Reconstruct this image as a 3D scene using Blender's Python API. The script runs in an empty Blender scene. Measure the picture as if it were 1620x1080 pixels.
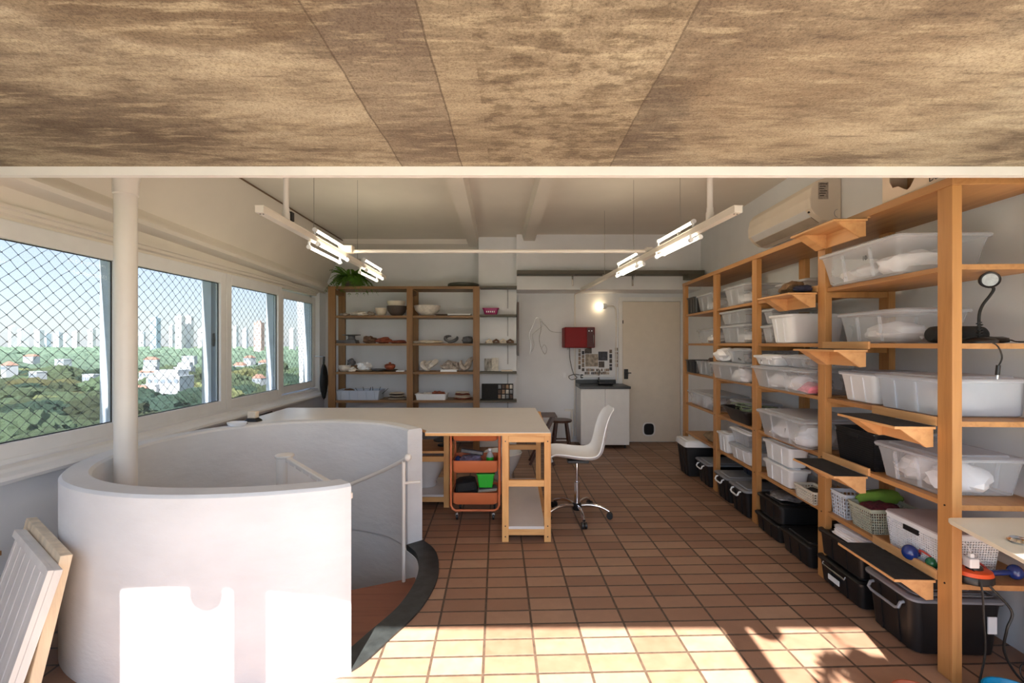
import bpy, bmesh, math, random
from mathutils import Vector, Matrix, noise
random.seed(7)
sc = bpy.context.scene
COL = sc.collection
PI = math.pi

# ------------------------------------------------------------------ camera
cam_d = bpy.data.cameras.new('camera')
cam_d.sensor_width = 36.0
cam_d.lens = 36.0 * 727 / 1620
cam_d.shift_y = 3 / 1620
cam_d.clip_end = 9000
cam = bpy.data.objects.new('camera', cam_d)
cam.location = (0, 0, 1.5)
cam.rotation_euler = (PI / 2, 0, 0)
COL.objects.link(cam)
sc.camera = cam

# ------------------------------------------------------------------ sky, sun, exposure
world = bpy.data.worlds.new('world')
sc.world = world
world.use_nodes = True
wn = world.node_tree
bg = wn.nodes['Background']
sky = wn.nodes.new('ShaderNodeTexSky')
sky.sky_type = 'NISHITA'
sky.sun_disc = False
sky.sun_elevation = math.radians(43.5)
sky.sun_rotation = math.radians(183.5)
sky.altitude = 700
sky.air_density = 1.0
sky.dust_density = 1.6
sky.ozone_density = 1.0
# hazy bright sky: the physical sky under a pale veil of haze, whiter towards the horizon
sg = wn.nodes.new('ShaderNodeNewGeometry'); sxyz = wn.nodes.new('ShaderNodeSeparateXYZ')
wn.links.new(sg.outputs['Normal'], sxyz.inputs[0])
ab = wn.nodes.new('ShaderNodeMath'); ab.operation = 'ABSOLUTE'; wn.links.new(sxyz.outputs[2], ab.inputs[0])
vr = wn.nodes.new('ShaderNodeValToRGB')
vr.color_ramp.elements[0].position = 0.0; vr.color_ramp.elements[0].color = (0.98, 1.0, 1.02, 1)
vr.color_ramp.elements[1].position = 0.5; vr.color_ramp.elements[1].color = (0.56, 0.72, 0.95, 1)
wn.links.new(ab.outputs[0], vr.inputs[0])
sm = wn.nodes.new('ShaderNodeMix'); sm.data_type = 'RGBA'; sm.blend_type = 'ADD'; sm.inputs[0].default_value = 1.0
sk = wn.nodes.new('ShaderNodeVectorMath'); sk.operation = 'SCALE'; sk.inputs[3].default_value = 0.12
wn.links.new(sky.outputs[0], sk.inputs[0]); wn.links.new(sk.outputs[0], sm.inputs[7]); wn.links.new(vr.outputs[0], sm.inputs[6])
wn.links.new(sm.outputs[2], bg.inputs[0])
bg.inputs[1].default_value = 1.2

sun_d = bpy.data.lights.new('sun', 'SUN')
sun_d.energy = 17.0
sun_d.angle = math.radians(0.6)
sun_d.color = (1.0, 0.96, 0.90)
sun = bpy.data.objects.new('sun', sun_d)
sun.rotation_euler = Vector((0.06, 1.0, -0.95)).to_track_quat('-Z', 'Y').to_euler()
sun.location = (0, -8, 12)
COL.objects.link(sun)

sc.view_settings.view_transform = 'Standard'
sc.view_settings.look = 'None'
sc.view_settings.gamma = 1.0
sc.view_settings.use_curve_mapping = False
sc.view_settings.exposure = 0.74
sc.cycles.transparent_max_bounces = 32
sc.cycles.max_bounces = 9
sc.cycles.diffuse_bounces = 6
sc.cycles.sample_clamp_indirect = 6.0
sc.cycles.caustics_reflective = False
sc.cycles.caustics_refractive = False

# ------------------------------------------------------------------ materials
def lin(c):
    return tuple(((v / 255) / 12.92 if v / 255 <= 0.04045 else ((v / 255 + 0.055) / 1.055) ** 2.4) for v in c)

def base_mat(name):
    m = bpy.data.materials.new(name)
    m.use_nodes = True
    nt = m.node_tree
    b = nt.nodes['Principled BSDF']
    return m, nt, b

def nd(nt, typ, **kw):
    n = nt.nodes.new(typ)
    for k, v in kw.items():
        setattr(n, k, v)
    return n

def coords(nt, scale=(1, 1, 1), rot=(0, 0, 0), loc=(0, 0, 0)):
    tc = nd(nt, 'ShaderNodeTexCoord')
    mp = nd(nt, 'ShaderNodeMapping')
    mp.inputs['Scale'].default_value = scale
    mp.inputs['Rotation'].default_value = rot
    mp.inputs['Location'].default_value = loc
    nt.links.new(tc.outputs['Object'], mp.inputs['Vector'])
    return mp.outputs['Vector']

def noise_tex(nt, vec, scale, detail=4, rough=0.55, dist=0.0):
    n = nd(nt, 'ShaderNodeTexNoise')
    n.inputs['Scale'].default_value = scale
    n.inputs['Detail'].default_value = detail
    n.inputs['Roughness'].default_value = rough
    n.inputs['Distortion'].default_value = dist
    nt.links.new(vec, n.inputs['Vector'])
    return n.outputs['Fac']

def ramp(nt, fac, stops):
    r = nd(nt, 'ShaderNodeValToRGB')
    e = r.color_ramp.elements
    while len(e) < len(stops):
        e.new(0.5)
    for i, (p, c) in enumerate(stops):
        e[i].position = p
        e[i].color = (*c, 1) if len(c) == 3 else c
    nt.links.new(fac, r.inputs['Fac'])
    return r.outputs['Color']

def add_bump(nt, b, h, strength, dist=0.01):
    bp = nd(nt, 'ShaderNodeBump')
    bp.inputs['Strength'].default_value = strength
    bp.inputs['Distance'].default_value = dist
    nt.links.new(h, bp.inputs['Height'])
    nt.links.new(bp.outputs['Normal'], b.inputs['Normal'])

def mix_col(nt, fac, a, b, mode='MIX'):
    m = nd(nt, 'ShaderNodeMix', data_type='RGBA', blend_type=mode)
    for sock, v in ((m.inputs['Factor'], fac), (m.inputs[6], a), (m.inputs[7], b)):
        if hasattr(v, 'is_output') or isinstance(v, bpy.types.NodeSocket):
            nt.links.new(v, sock)
        elif isinstance(v, (int, float)):
            sock.default_value = v
        else:
            sock.default_value = (*v, 1)
    return m.outputs[2]

def mathn(nt, op, a, b=None):
    m = nd(nt, 'ShaderNodeMath', operation=op)
    for i, v in enumerate((a, b)):
        if v is None:
            continue
        if isinstance(v, bpy.types.NodeSocket):
            nt.links.new(v, m.inputs[i])
        else:
            m.inputs[i].default_value = v
    return m.outputs[0]

def M(name, rgb, rough=0.5, metal=0.0, var=0.1, scale=8, bump=0.0, bscale=None, spec=0.5, coat=0.0, trans=0.0, stretch=(1, 1, 1)):
    """plain surface with a soft procedural variation"""
    m, nt, b = base_mat(name)
    c = lin(rgb)
    v = coords(nt, stretch)
    n = noise_tex(nt, v, scale)
    col = ramp(nt, n, [(0.3, tuple(x * (1 - var) for x in c)), (0.7, tuple(min(1, x * (1 + var)) for x in c))])
    nt.links.new(col, b.inputs['Base Color'])
    b.inputs['Roughness'].default_value = rough
    b.inputs['Metallic'].default_value = metal
    b.inputs['Specular IOR Level'].default_value = spec
    b.inputs['Coat Weight'].default_value = coat
    b.inputs['Transmission Weight'].default_value = trans
    if bump:
        add_bump(nt, b, noise_tex(nt, v, bscale or scale * 4, 5), bump)
    return m

def wood(name, a, b_, axis='z', rough=0.5, scale=1.0, knots=True):
    m, nt, b = base_mat(name)
    s = {'x': (1.5, 22, 22), 'y': (22, 1.5, 22), 'z': (22, 22, 1.5)}[axis]
    v = coords(nt, tuple(q * scale for q in s))
    n = noise_tex(nt, v, 1.0, 6, 0.6, 0.6)
    col = ramp(nt, n, [(0.25, lin(b_)), (0.5, lin(a)), (0.75, tuple(min(1, x * 1.15) for x in lin(a)))])
    v2 = coords(nt, (1, 1, 1))
    n2 = noise_tex(nt, v2, 1.6, 2)
    col = mix_col(nt, mathn(nt, 'MULTIPLY', n2, 0.5), col, lin(b_))
    nt.links.new(col, b.inputs['Base Color'])
    b.inputs['Roughness'].default_value = rough
    add_bump(nt, b, n, 0.15, 0.003)
    return m

def emis(name, rgb, strength):
    m, nt, b = base_mat(name)
    v = coords(nt)
    n = noise_tex(nt, v, 3)
    col = ramp(nt, n, [(0.2, rgb), (0.8, tuple(x * 0.95 for x in rgb))])
    nt.links.new(col, b.inputs['Emission Color'])
    b.inputs['Emission Strength'].default_value = strength
    b.inputs['Base Color'].default_value = (0.9, 0.9, 0.9, 1)
    return m

def see(name, rgb, opacity, rough=0.25, tint=(0.97, 0.98, 1.0)):
    """thin see-through plastic or glass: transparent mixed with a surface"""
    m, nt, b = base_mat(name)
    v = coords(nt)
    n = noise_tex(nt, v, 9)
    c = lin(rgb)
    nt.links.new(ramp(nt, n, [(0.3, tuple(x * 0.94 for x in c)), (0.7, c)]), b.inputs['Base Color'])
    b.inputs['Roughness'].default_value = rough
    t = nd(nt, 'ShaderNodeBsdfTransparent')
    t.inputs[0].default_value = (*tint, 1)
    mx = nd(nt, 'ShaderNodeMixShader')
    lw = nd(nt, 'ShaderNodeLayerWeight')
    lw.inputs[0].default_value = 0.25
    f = mathn(nt, 'MINIMUM', mathn(nt, 'ADD', mathn(nt, 'MULTIPLY', lw.outputs['Facing'], 0.35), opacity), 1.0)
    nt.links.new(f, mx.inputs[0])
    nt.links.new(t.outputs[0], mx.inputs[1])
    nt.links.new(b.outputs[0], mx.inputs[2])
    nt.links.new(mx.outputs[0], nt.nodes['Material Output'].inputs[0])
    return m

m_paint = M('white_paint', (226, 228, 232), 0.75, var=0.04, scale=2.2, bump=0.12, bscale=16)
m_plaster = M('white_plaster', (212, 214, 217), 0.85, var=0.05, scale=3, bump=0.45, bscale=11, stretch=(1, 1, 2.2))
m_ceil = M('ceiling_paint', (222, 216, 206), 0.8, var=0.05, scale=1.3, bump=0.12, bscale=5)
m_trim = M('trim_white', (232, 231, 229), 0.45, var=0.03)
m_sash = M('sash_white', (224, 225, 227), 0.4, var=0.03)
m_sash_skytint = M('sash_sky_tint', (206, 214, 224), 0.5, var=0.06)  # white outer frame, with the bluish sky shade put into its colour
m_pipe = M('pipe_white', (226, 222, 216), 0.4, var=0.04, scale=3)
m_whitepl = M('white_plastic', (236, 239, 243), 0.35, var=0.02)
m_bin_white = M('milky_white_plastic', (226, 229, 234), 0.4, var=0.03)
m_clear = see('clear_plastic', (228, 232, 238), 0.22, 0.22)
m_clearlid = see('clear_lid', (216, 221, 229), 0.36, 0.3)
m_clearblue = see('blue_clear_plastic', (212, 220, 232), 0.52, 0.3)
m_black = M('black_plastic', (22, 22, 24), 0.4, var=0.2, scale=6)
m_blackmatte = M('black_matte', (26, 25, 25), 0.8, var=0.25, scale=30, bump=0.2, bscale=90)
m_greylid = M('grey_lid', (128, 131, 138), 0.4, var=0.05)
m_metal = M('brushed_metal', (190, 190, 190), 0.25, 1.0, var=0.05)
m_chrome = M('chrome', (225, 225, 228), 0.08, 1.0, var=0.03)
m_dark = M('dark_metal', (40, 40, 42), 0.4, 0.5, var=0.1)
m_shelf = wood('orange_shelf_wood', (186, 136, 82), (156, 106, 58), 'z', 0.45)
m_shelf_y = wood('orange_shelf_wood_long', (184, 136, 86), (152, 104, 60), 'y', 0.45)
m_tray = wood('orange_plywood', (212, 164, 112), (190, 136, 84), 'y', 0.5)
m_rack = wood('brown_rack_wood', (144, 106, 66), (110, 76, 42), 'z', 0.5)
m_rack_x = wood('brown_rack_wood_long', (144, 110, 74), (108, 78, 48), 'x', 0.5)
m_slate = M('slate_grey', (92, 88, 78), 0.6, var=0.12, scale=7)
m_pine = wood('pine', (228, 176, 112), (198, 132, 66), 'z', 0.5)
m_pine_x = wood('pine_long', (228, 178, 116), (198, 134, 70), 'x', 0.5)
m_laminate = M('beige_laminate', (220, 215, 210), 0.32, var=0.02)
m_darkwood = wood('dark_wood', (82, 48, 32), (44, 25, 18), 'z', 0.35)
m_orange = M('orange_powder_coat', (220, 124, 78), 0.4, var=0.04)
m_green = M('bright_green_plastic', (40, 190, 50), 0.4, var=0.05)
m_red = M('deep_red_enamel', (128, 10, 18), 0.5, var=0.06, spec=0.25)
m_granite = M('dark_granite', (52, 54, 56), 0.35, var=0.3, scale=60)
m_ceramic = M('white_ceramic', (225, 224, 224), 0.15, var=0.02, coat=0.3)
m_cloth_w = M('white_bag', (235, 234, 236), 0.7, var=0.06, scale=10, bump=0.4, bscale=14)
m_rope = M('green_grey_rope', (122, 134, 108), 0.8, var=0.2, scale=40)
m_cable = M('black_cable', (20, 20, 20), 0.5, var=0.1)
m_text = M('black_ink', (22, 22, 24), 0.6, var=0.1)

def m_concrete():
    m, nt, b = base_mat('raw_concrete')
    K = 1.319
    v = coords(nt, (K, K, K))
    sx = nd(nt, 'ShaderNodeSeparateXYZ'); nt.links.new(v, sx.inputs[0])
    X, Y = sx.outputs[0], sx.outputs[1]
    warp = noise_tex(nt, v, 2.2, 5, 0.6)
    big = noise_tex(nt, coords(nt, (0.8, 1.9, 1), (0, 0, 0.12), (3.1, 0.4, 0)), 1.6, 9, 0.66, 0.25)
    col = ramp(nt, big, [(0.32, lin((92, 79, 65))), (0.44, lin((118, 106, 90))), (0.53, lin((156, 145, 124))), (0.66, lin((184, 175, 153)))])
    wob = mathn(nt, 'MULTIPLY', mathn(nt, 'SUBTRACT', warp, 0.5), 0.035)
    xs = mathn(nt, 'ADD', X, wob)
    def band(x0, x1):
        a = mathn(nt, 'GREATER_THAN', xs, x0); c = mathn(nt, 'LESS_THAN', xs, x1)
        return mathn(nt, 'MULTIPLY', a, c)
    def soft(x0, x1, w=0.12):
        a = nd(nt, 'ShaderNodeMapRange', interpolation_type='SMOOTHSTEP'); nt.links.new(xs, a.inputs[0]); a.inputs[1].default_value = x0; a.inputs[2].default_value = x0 + 0.004
        c = nd(nt, 'ShaderNodeMapRange', interpolation_type='SMOOTHSTEP'); nt.links.new(xs, c.inputs[0]); c.inputs[1].default_value = x1; c.inputs[2].default_value = x1 + w; c.inputs[3].default_value = 1; c.inputs[4].default_value = 0
        return mathn(nt, 'MULTIPLY', a.outputs[0], c.outputs[0])
    col = mix_col(nt, mathn(nt, 'MULTIPLY', band(-0.60, -0.27), 0.55), col, lin((113, 100, 87)))
    col = mix_col(nt, mathn(nt, 'MULTIPLY', band(-0.27, 0.53), 0.50), col, lin((152, 139, 116)))
    # dark strip to the right of the seam, fading out
    strip = soft(0.53, 0.66, 0.30)
    col = mix_col(nt, mathn(nt, 'MULTIPLY', strip, 0.62), col, lin((90, 78, 68)))
    # blotchy pitted stains, densest in the pale strip
    pits = noise_tex(nt, coords(nt, (1.2, 2.0, 1)), 12, 7, 0.62, 0.15)
    pit_m = ramp(nt, pits, [(0.48, (0, 0, 0)), (0.58, (1, 1, 1))])
    area = ramp(nt, noise_tex(nt, coords(nt, (1.3, 1.3, 1), (0, 0, 0), (5.3, 1.1, 0)), 1.6, 3), [(0.45, (0, 0, 0)), (0.62, (1, 1, 1))])
    pm = mathn(nt, 'MULTIPLY', pit_m, mathn(nt, 'MULTIPLY', area, 0.55))
    pm2 = mathn(nt, 'MAXIMUM', pm, mathn(nt, 'MULTIPLY', pit_m, mathn(nt, 'MULTIPLY', band(-0.12, 0.53), 0.95)))
    col = mix_col(nt, mathn(nt, 'MULTIPLY', pm2, 0.6), col, lin((86, 71, 53)))
    # the rounded coarse patch on the left, and a fainter one on the right
    def patch(cx, cy, ky, r0, r1, amt, c, wv):
        dx = mathn(nt, 'SUBTRACT', X, cx); dy = mathn(nt, 'SUBTRACT', Y, cy)
        rr = mathn(nt, 'ADD', mathn(nt, 'MULTIPLY', dx, dx), mathn(nt, 'MULTIPLY', mathn(nt, 'MULTIPLY', dy, dy), ky))
        rr = mathn(nt, 'ADD', rr, mathn(nt, 'MULTIPLY', mathn(nt, 'SUBTRACT', warp, 0.5), wv))
        return ramp(nt, rr, [(r0, (1, 1, 1)), (r1, (0, 0, 0))]), amt, c
    for args in ((-0.98, 1.02, 1.6, 0.33, 0.40, 0.70, (108, 92, 72), 0.22), (1.30, 1.9, 1.2, 0.30, 0.36, 0.30, (176, 160, 134), 0.3), (1.0, 1.3, 0.6, 0.18, 0.32, 0.40, (128, 110, 88), 0.3)):
        mk_, amt, c = patch(*args)
        col = mix_col(nt, mathn(nt, 'MULTIPLY', mk_, amt), col, lin(c))
    streak = noise_tex(nt, coords(nt, (2.2, 13, 1)), 2.2, 8, 0.72, 0.2)
    col = mix_col(nt, mathn(nt, 'MULTIPLY', ramp(nt, streak, [(0.54, (0, 0, 0)), (0.66, (1, 1, 1))]), 0.6), col, lin((84, 71, 59)))
    col = mix_col(nt, mathn(nt, 'MULTIPLY', ramp(nt, streak, [(0.36, (1, 1, 1)), (0.48, (0, 0, 0))]), 0.55), col, lin((184, 173, 146)))
    for sxx in (-0.60, -0.27, 0.53):
        ln = mathn(nt, 'LESS_THAN', mathn(nt, 'ABSOLUTE', mathn(nt, 'SUBTRACT', xs, sxx)), 0.0035)
        col = mix_col(nt, mathn(nt, 'MULTIPLY', ln, 0.6), col, lin((68, 56, 42)))
    grain = noise_tex(nt, v, 130, 2, 0.8)
    col = mix_col(nt, 0.75, col, ramp(nt, grain, [(0.30, (0.42, 0.38, 0.33)), (0.52, (0.98, 0.98, 0.98)), (0.72, (1.25, 1.24, 1.2))]), 'MULTIPLY')
    nt.links.new(col, b.inputs['Base Color'])
    b.inputs['Roughness'].default_value = 0.85
    hh = mathn(nt, 'ADD', mathn(nt, 'MULTIPLY', pits, 0.5), mathn(nt, 'MULTIPLY', grain, 0.6))
    add_bump(nt, b, hh, 0.35, 0.008)
    return m

def m_tiles():
    m, nt, b = base_mat('terracotta_tiles')
    v = coords(nt, (1, 1, 1), (0, 0, -0.031), (0.055 + 0.012, -2.362 + 20 * 0.1237 + 0.03, 0))
    br = nd(nt, 'ShaderNodeTexBrick')
    br.offset = 0.0
    br.squash = 1.0
    nt.links.new(v, br.inputs['Vector'])
    br.inputs['Color1'].default_value = (0, 0, 0, 1)
    br.inputs['Color2'].default_value = (1, 1, 1, 1)
    br.inputs['Mortar'].default_value = (0.5, 0.5, 0.5, 1)
    br.inputs['Scale'].default_value = 1
    br.inputs['Mortar Size'].default_value = 0.0068
    br.inputs['Mortar Smooth'].default_value = 0.25
    br.inputs['Bias'].default_value = 0.0
    br.inputs['Brick Width'].default_value = 0.2475
    br.inputs['Row Height'].default_value = 0.1237
    tile = ramp(nt, br.outputs['Color'], [(0.0, lin((142, 106, 84))), (0.35, lin((156, 118, 94))), (0.7, lin((162, 126, 102))), (1.0, lin((176, 142, 116)))])
    n = noise_tex(nt, coords(nt), 14, 6, 0.65)
    tile = mix_col(nt, 0.5, tile, ramp(nt, n, [(0.3, (0.62, 0.55, 0.5)), (0.65, (1.0, 1.0, 1.0))]), 'MULTIPLY')
    n2 = noise_tex(nt, coords(nt), 0.9, 3)
    tile = mix_col(nt, mathn(nt, 'MULTIPLY', n2, 0.35), tile, lin((124, 100, 86)))
    gm = noise_tex(nt, coords(nt), 30, 3)
    grout = ramp(nt, gm, [(0.3, lin((70, 54, 44))), (0.7, lin((94, 76, 62)))])
    col = mix_col(nt, br.outputs['Fac'], tile, grout)
    nt.links.new(col, b.inputs['Base Color'])
    rg = ramp(nt, n, [(0.3, (0.42, 0.42, 0.42)), (0.7, (0.6, 0.6, 0.6))])
    nt.links.new(rg, b.inputs['Roughness'])
    h = mathn(nt, 'SUBTRACT', mathn(nt, 'MULTIPLY', n, 0.15), br.outputs['Fac'])
    add_bump(nt, b, h, 0.6, 0.004)
    return m

# ------------------------------------------------------------------ mesh helpers
class MB:
    def __init__(s):
        s.v = []; s.f = []
    def add(s, vs, fs):
        o = len(s.v)
        s.v += [tuple(p) for p in vs]
        s.f += [tuple(i + o for i in f) for f in fs]
        return s
    def box(s, x0, x1, y0, y1, z0, z1, rot=None, piv=None):
        vs = [Vector(p) for p in ((x0, y0, z0), (x1, y0, z0), (x1, y1, z0), (x0, y1, z0), (x0, y0, z1), (x1, y0, z1), (x1, y1, z1), (x0, y1, z1))]
        if rot is not None:
            piv = Vector(piv) if piv else Vector(((x0 + x1) / 2, (y0 + y1) / 2, (z0 + z1) / 2))
            vs = [piv + rot @ (p - piv) for p in vs]
        return s.add(vs, [(0, 3, 2, 1), (4, 5, 6, 7), (0, 1, 5, 4), (1, 2, 6, 5), (2, 3, 7, 6), (3, 0, 4, 7)])
    def prism(s, poly, z0, z1):
        n = len(poly)
        a = sum(poly[i][0] * poly[(i + 1) % n][1] - poly[(i + 1) % n][0] * poly[i][1] for i in range(n))
        if a < 0: poly = poly[::-1]
        return s.add([(x, y, z0) for x, y in poly] + [(x, y, z1) for x, y in poly],
                     [tuple(range(n))[::-1], tuple(range(n, 2 * n))] + [(i, (i + 1) % n, n + (i + 1) % n, n + i) for i in range(n)])
    def prism_axis(s, poly, a0, a1, axis):
        """poly in the two other axes (in order), extruded along axis"""
        n = len(poly)
        def P(p, a):
            return {'x': (a, p[0], p[1]), 'y': (p[0], a, p[1]), 'z': (p[0], p[1], a)}[axis]
        return s.add([P(p, a0) for p in poly] + [P(p, a1) for p in poly],
                     [tuple(range(n))[::-1], tuple(range(n, 2 * n))] + [(i, (i + 1) % n, n + (i + 1) % n, n + i) for i in range(n)])
    def loft(s, rings, cap=True, closed=True):
        n = len(rings[0]); o = len(s.v)
        for r in rings: s.v += [tuple(p) for p in r]
        for k in range(len(rings) - 1):
            for i in range(n if closed else n - 1):
                j = (i + 1) % n
                s.f.append((o + k * n + i, o + k * n + j, o + (k + 1) * n + j, o + (k + 1) * n + i))
        if cap and closed:
            s.f.append(tuple(o + i for i in range(n))[::-1])
            s.f.append(tuple(o + (len(rings) - 1) * n + i for i in range(n)))
        return s
    def lathe(s, prof, c=(0, 0, 0), n=24, sx=1, sy=1):
        rings = []
        for r, z in prof:
            rings.append([(c[0] + r * sx * math.cos(2 * PI * i / n), c[1] + r * sy * math.sin(2 * PI * i / n), c[2] + z) for i in range(n)])
        return s.loft(rings)
    def tube(s, pts, r, n=8, taper=None):
        pts = [Vector(p) for p in pts]
        rings = []
        up = None
        for i, p in enumerate(pts):
            t = (pts[min(i + 1, len(pts) - 1)] - pts[max(i - 1, 0)]).normalized()
            if up is None:
                up = Vector((0, 0, 1)) if abs(t.z) < 0.9 else Vector((1, 0, 0))
            a = t.cross(up)
            if a.length < 1e-5: a = t.orthogonal()
            a.normalize(); b = a.cross(t).normalized(); up = b
            rr = r if taper is None else taper[i]
            rings.append([p + a * (rr * math.cos(2 * PI * k / n)) + b * (rr * math.sin(2 * PI * k / n)) for k in range(n)])
        return s.loft(rings)
    def bar(s, p, q, w, h):
        """rectangular bar from p to q"""
        p = Vector(p); q = Vector(q); t = (q - p).normalized()
        up = Vector((0, 0, 1)) if abs(t.z) < 0.95 else Vector((0, 1, 0))
        a = t.cross(up).normalized() * (w / 2); b = a.cross(t).normalized() * (h / 2)
        r0 = [p + a + b, p - a + b, p - a - b, p + a - b]; r1 = [q + a + b, q - a + b, q - a - b, q + a - b]
        return s.loft([r0, r1])
    def sphere(s, c, r, n=12, sx=1, sy=1, sz=1):
        m = n // 2 + 1
        prof = [(max(1e-4, math.sin(PI * k / m)) * r, -math.cos(PI * k / m) * r * sz) for k in range(m + 1)]
        return s.lathe(prof, c, n, sx, sy)
    def build(s, name, mat, parent=None, world=False, smooth=False, bevel=0.0, seg=2):
        me = bpy.data.meshes.new(name)
        off = Vector((0, 0, 0))
        if world and parent is not None:
            p = parent
            while p is not None:
                off += p.location; p = p.parent
        me.from_pydata([tuple(Vector(v) - off) for v in s.v], [], s.f)
        bm = bmesh.new(); bm.from_mesh(me)
        bmesh.ops.recalc_face_normals(bm, faces=bm.faces)
        bm.to_mesh(me); bm.free()
        me.materials.append(mat)
        if smooth:
            me.shade_smooth()
            me.set_sharp_from_angle(angle=math.radians(38))
        o = bpy.data.objects.new(name, me)
        COL.objects.link(o)
        if parent is not None: o.parent = parent
        if bevel:
            md = o.modifiers.new('bevel', 'BEVEL'); md.width = bevel; md.segments = seg; md.limit_method = 'ANGLE'; md.angle_limit = math.radians(50)
        return o

ORD = ['first', 'second', 'third', 'fourth', 'fifth', 'sixth', 'seventh', 'eighth', 'ninth', 'tenth', 'eleventh', 'twelfth', 'thirteenth', 'fourteenth', 'fifteenth', 'sixteenth', 'seventeenth', 'eighteenth', 'nineteenth', 'twentieth']
def tag(o, label, cat, group=None, kind=None):
    o['label'] = label; o['category'] = cat
    if group: o['group'] = group
    if kind: o['kind'] = kind
    return o
def thing(name, label, cat, loc=(0, 0, 0), rz=0.0, group=None):
    o = bpy.data.objects.new(name, None)
    o.empty_display_size = 0.05
    COL.objects.link(o); o.location = loc; o.rotation_euler = (0, 0, rz)
    return tag(o, label, cat, group)
def struct(name, mb, mat, **kw):
    o = mb.build(name, mat, **kw); o['kind'] = 'structure'; return o
def copy_tree(o, parent=None):
    c = o.copy(); COL.objects.link(c); c.parent = parent
    for ch in list(o.children): copy_tree(ch, c)
    return c
def text(body, size, mat, parent, loc, rot, name='lettering', depth=0.0006):
    cu = bpy.data.curves.new(name, 'FONT'); cu.body = body; cu.size = size; cu.extrude = depth; cu.align_x = 'CENTER'; cu.align_y = 'CENTER'
    tmp = bpy.data.objects.new('tmp', cu); COL.objects.link(tmp)
    bpy.context.view_layer.update()
    me = bpy.data.meshes.new_from_object(tmp.evaluated_get(bpy.context.evaluated_depsgraph_get()))
    bpy.data.objects.remove(tmp); bpy.data.curves.remove(cu)
    me.materials.clear(); me.materials.append(mat)
    o = bpy.data.objects.new(name, me); COL.objects.link(o); o.parent = parent; o.location = loc; o.rotation_euler = rot
    return o
def catmull(pts, n, closed=False):
    out = []; L = len(pts)
    rng = range(L) if closed else range(L - 1)
    for i in rng:
        g = (lambda k: Vector(pts[k % L])) if closed else (lambda k: Vector(pts[min(max(k, 0), L - 1)]))
        p0, p1, p2, p3 = g(i - 1), g(i), g(i + 1), g(i + 2)
        for k in range(n):
            t = k / n
            out.append(0.5 * ((2 * p1) + (p2 - p0) * t + (2 * p0 - 5 * p1 + 4 * p2 - p3) * t * t + (3 * p1 - p0 - 3 * p2 + p3) * t ** 3))
    if not closed: out.append(Vector(pts[-1]))
    return out
def lump_mesh(rx, ry, rz, amp=0.25, freq=1.6, seed=0, sub=3, flat=True):
    bm = bmesh.new(); bmesh.ops.create_icosphere(bm, subdivisions=sub, radius=1)
    for v in bm.verts:
        p = v.co.copy(); q = p * freq + Vector((seed * 7.3, seed * 3.1, seed))
        d = 1 + amp * noise.noise(q) + amp * 0.5 * noise.noise(q * 2.7) + amp * 0.25 * noise.noise(q * 6)
        c = Vector((p.x * rx, p.y * ry, p.z * rz)) * d
        if flat and c.z < -rz * 0.75: c.z = -rz * 0.75
        v.co = c + Vector((0, 0, rz * 0.75 if flat else 0))
    mb = MB(); mb.v = [tuple(v.co) for v in bm.verts]; mb.f = [tuple(q.index for q in f.verts) for f in bm.faces]
    bm.free(); return mb
def shift(mb, d, rot=None):
    d = Vector(d)
    mb.v = [tuple((rot @ Vector(v) if rot else Vector(v)) + d) for v in mb.v]; return mb
# ------------------------------------------------------------------ stairwell outline (plan)
OUT = [(-.735, 2.10), (-.95, 2.0), (-1.24, 1.94), (-1.55, 1.935), (-1.83, 1.995), (-2.05, 2.10), (-2.21, 2.24), (-2.34, 2.45), (-2.43, 2.75), (-2.44, 3.05),
       (-2.37, 3.33), (-2.25, 3.54), (-2.08, 3.71), (-1.85, 3.84), (-1.55, 3.90), (-1.25, 3.87), (-.98, 3.76), (-.82, 3.64), (-.68, 3.48)]
THR = [(-.56, 3.31), (-.495, 3.08), (-.48, 2.85), (-.52, 2.58), (-.61, 2.35)]
loop = [Vector((x, y, 0)) for x, y in OUT + THR]
SUB = 6
fine = catmull(loop, SUB, True)
nW = (len(OUT) - 1) * SUB          # index of the wall's far end
def inward(k, d):
    n = len(fine); t = (fine[(k + 1) % n] - fine[(k - 1) % n]).normalized()
    nn = Vector((-t.y, t.x, 0))
    c = Vector((-1.47, 2.93, 0))
    if (c - fine[k]).dot(nn) < 0: nn = -nn
    return fine[k] + nn * d
inner = [inward(k, .12) for k in range(len(fine))]
hole = [inward(k, .07 if 2 < k < nW - 2 else .12) for k in range(len(fine))]

# ------------------------------------------------------------------ floor, with the stairwell opening
bm = bmesh.new()
def loop_edges(pts):
    vs = [bm.verts.new(p) for p in pts]
    for i in range(len(vs)): bm.edges.new((vs[i], vs[(i + 1) % len(vs)]))
loop_edges([(-3.0, 0, 0), (3.0, 0, 0), (3.0, 7.15, 0), (-3.0, 7.15, 0)])
loop_edges([Vector((p.x, p.y, 0)) for p in hole])
bmesh.ops.triangle_fill(bm, use_beauty=True, use_dissolve=False, edges=bm.edges)
fl = MB(); fl.v = [tuple(v.co) for v in bm.verts]
bm.verts.index_update()
fl.f = [tuple(v.index for v in f.verts) for f in bm.faces]
bm.free()
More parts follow.
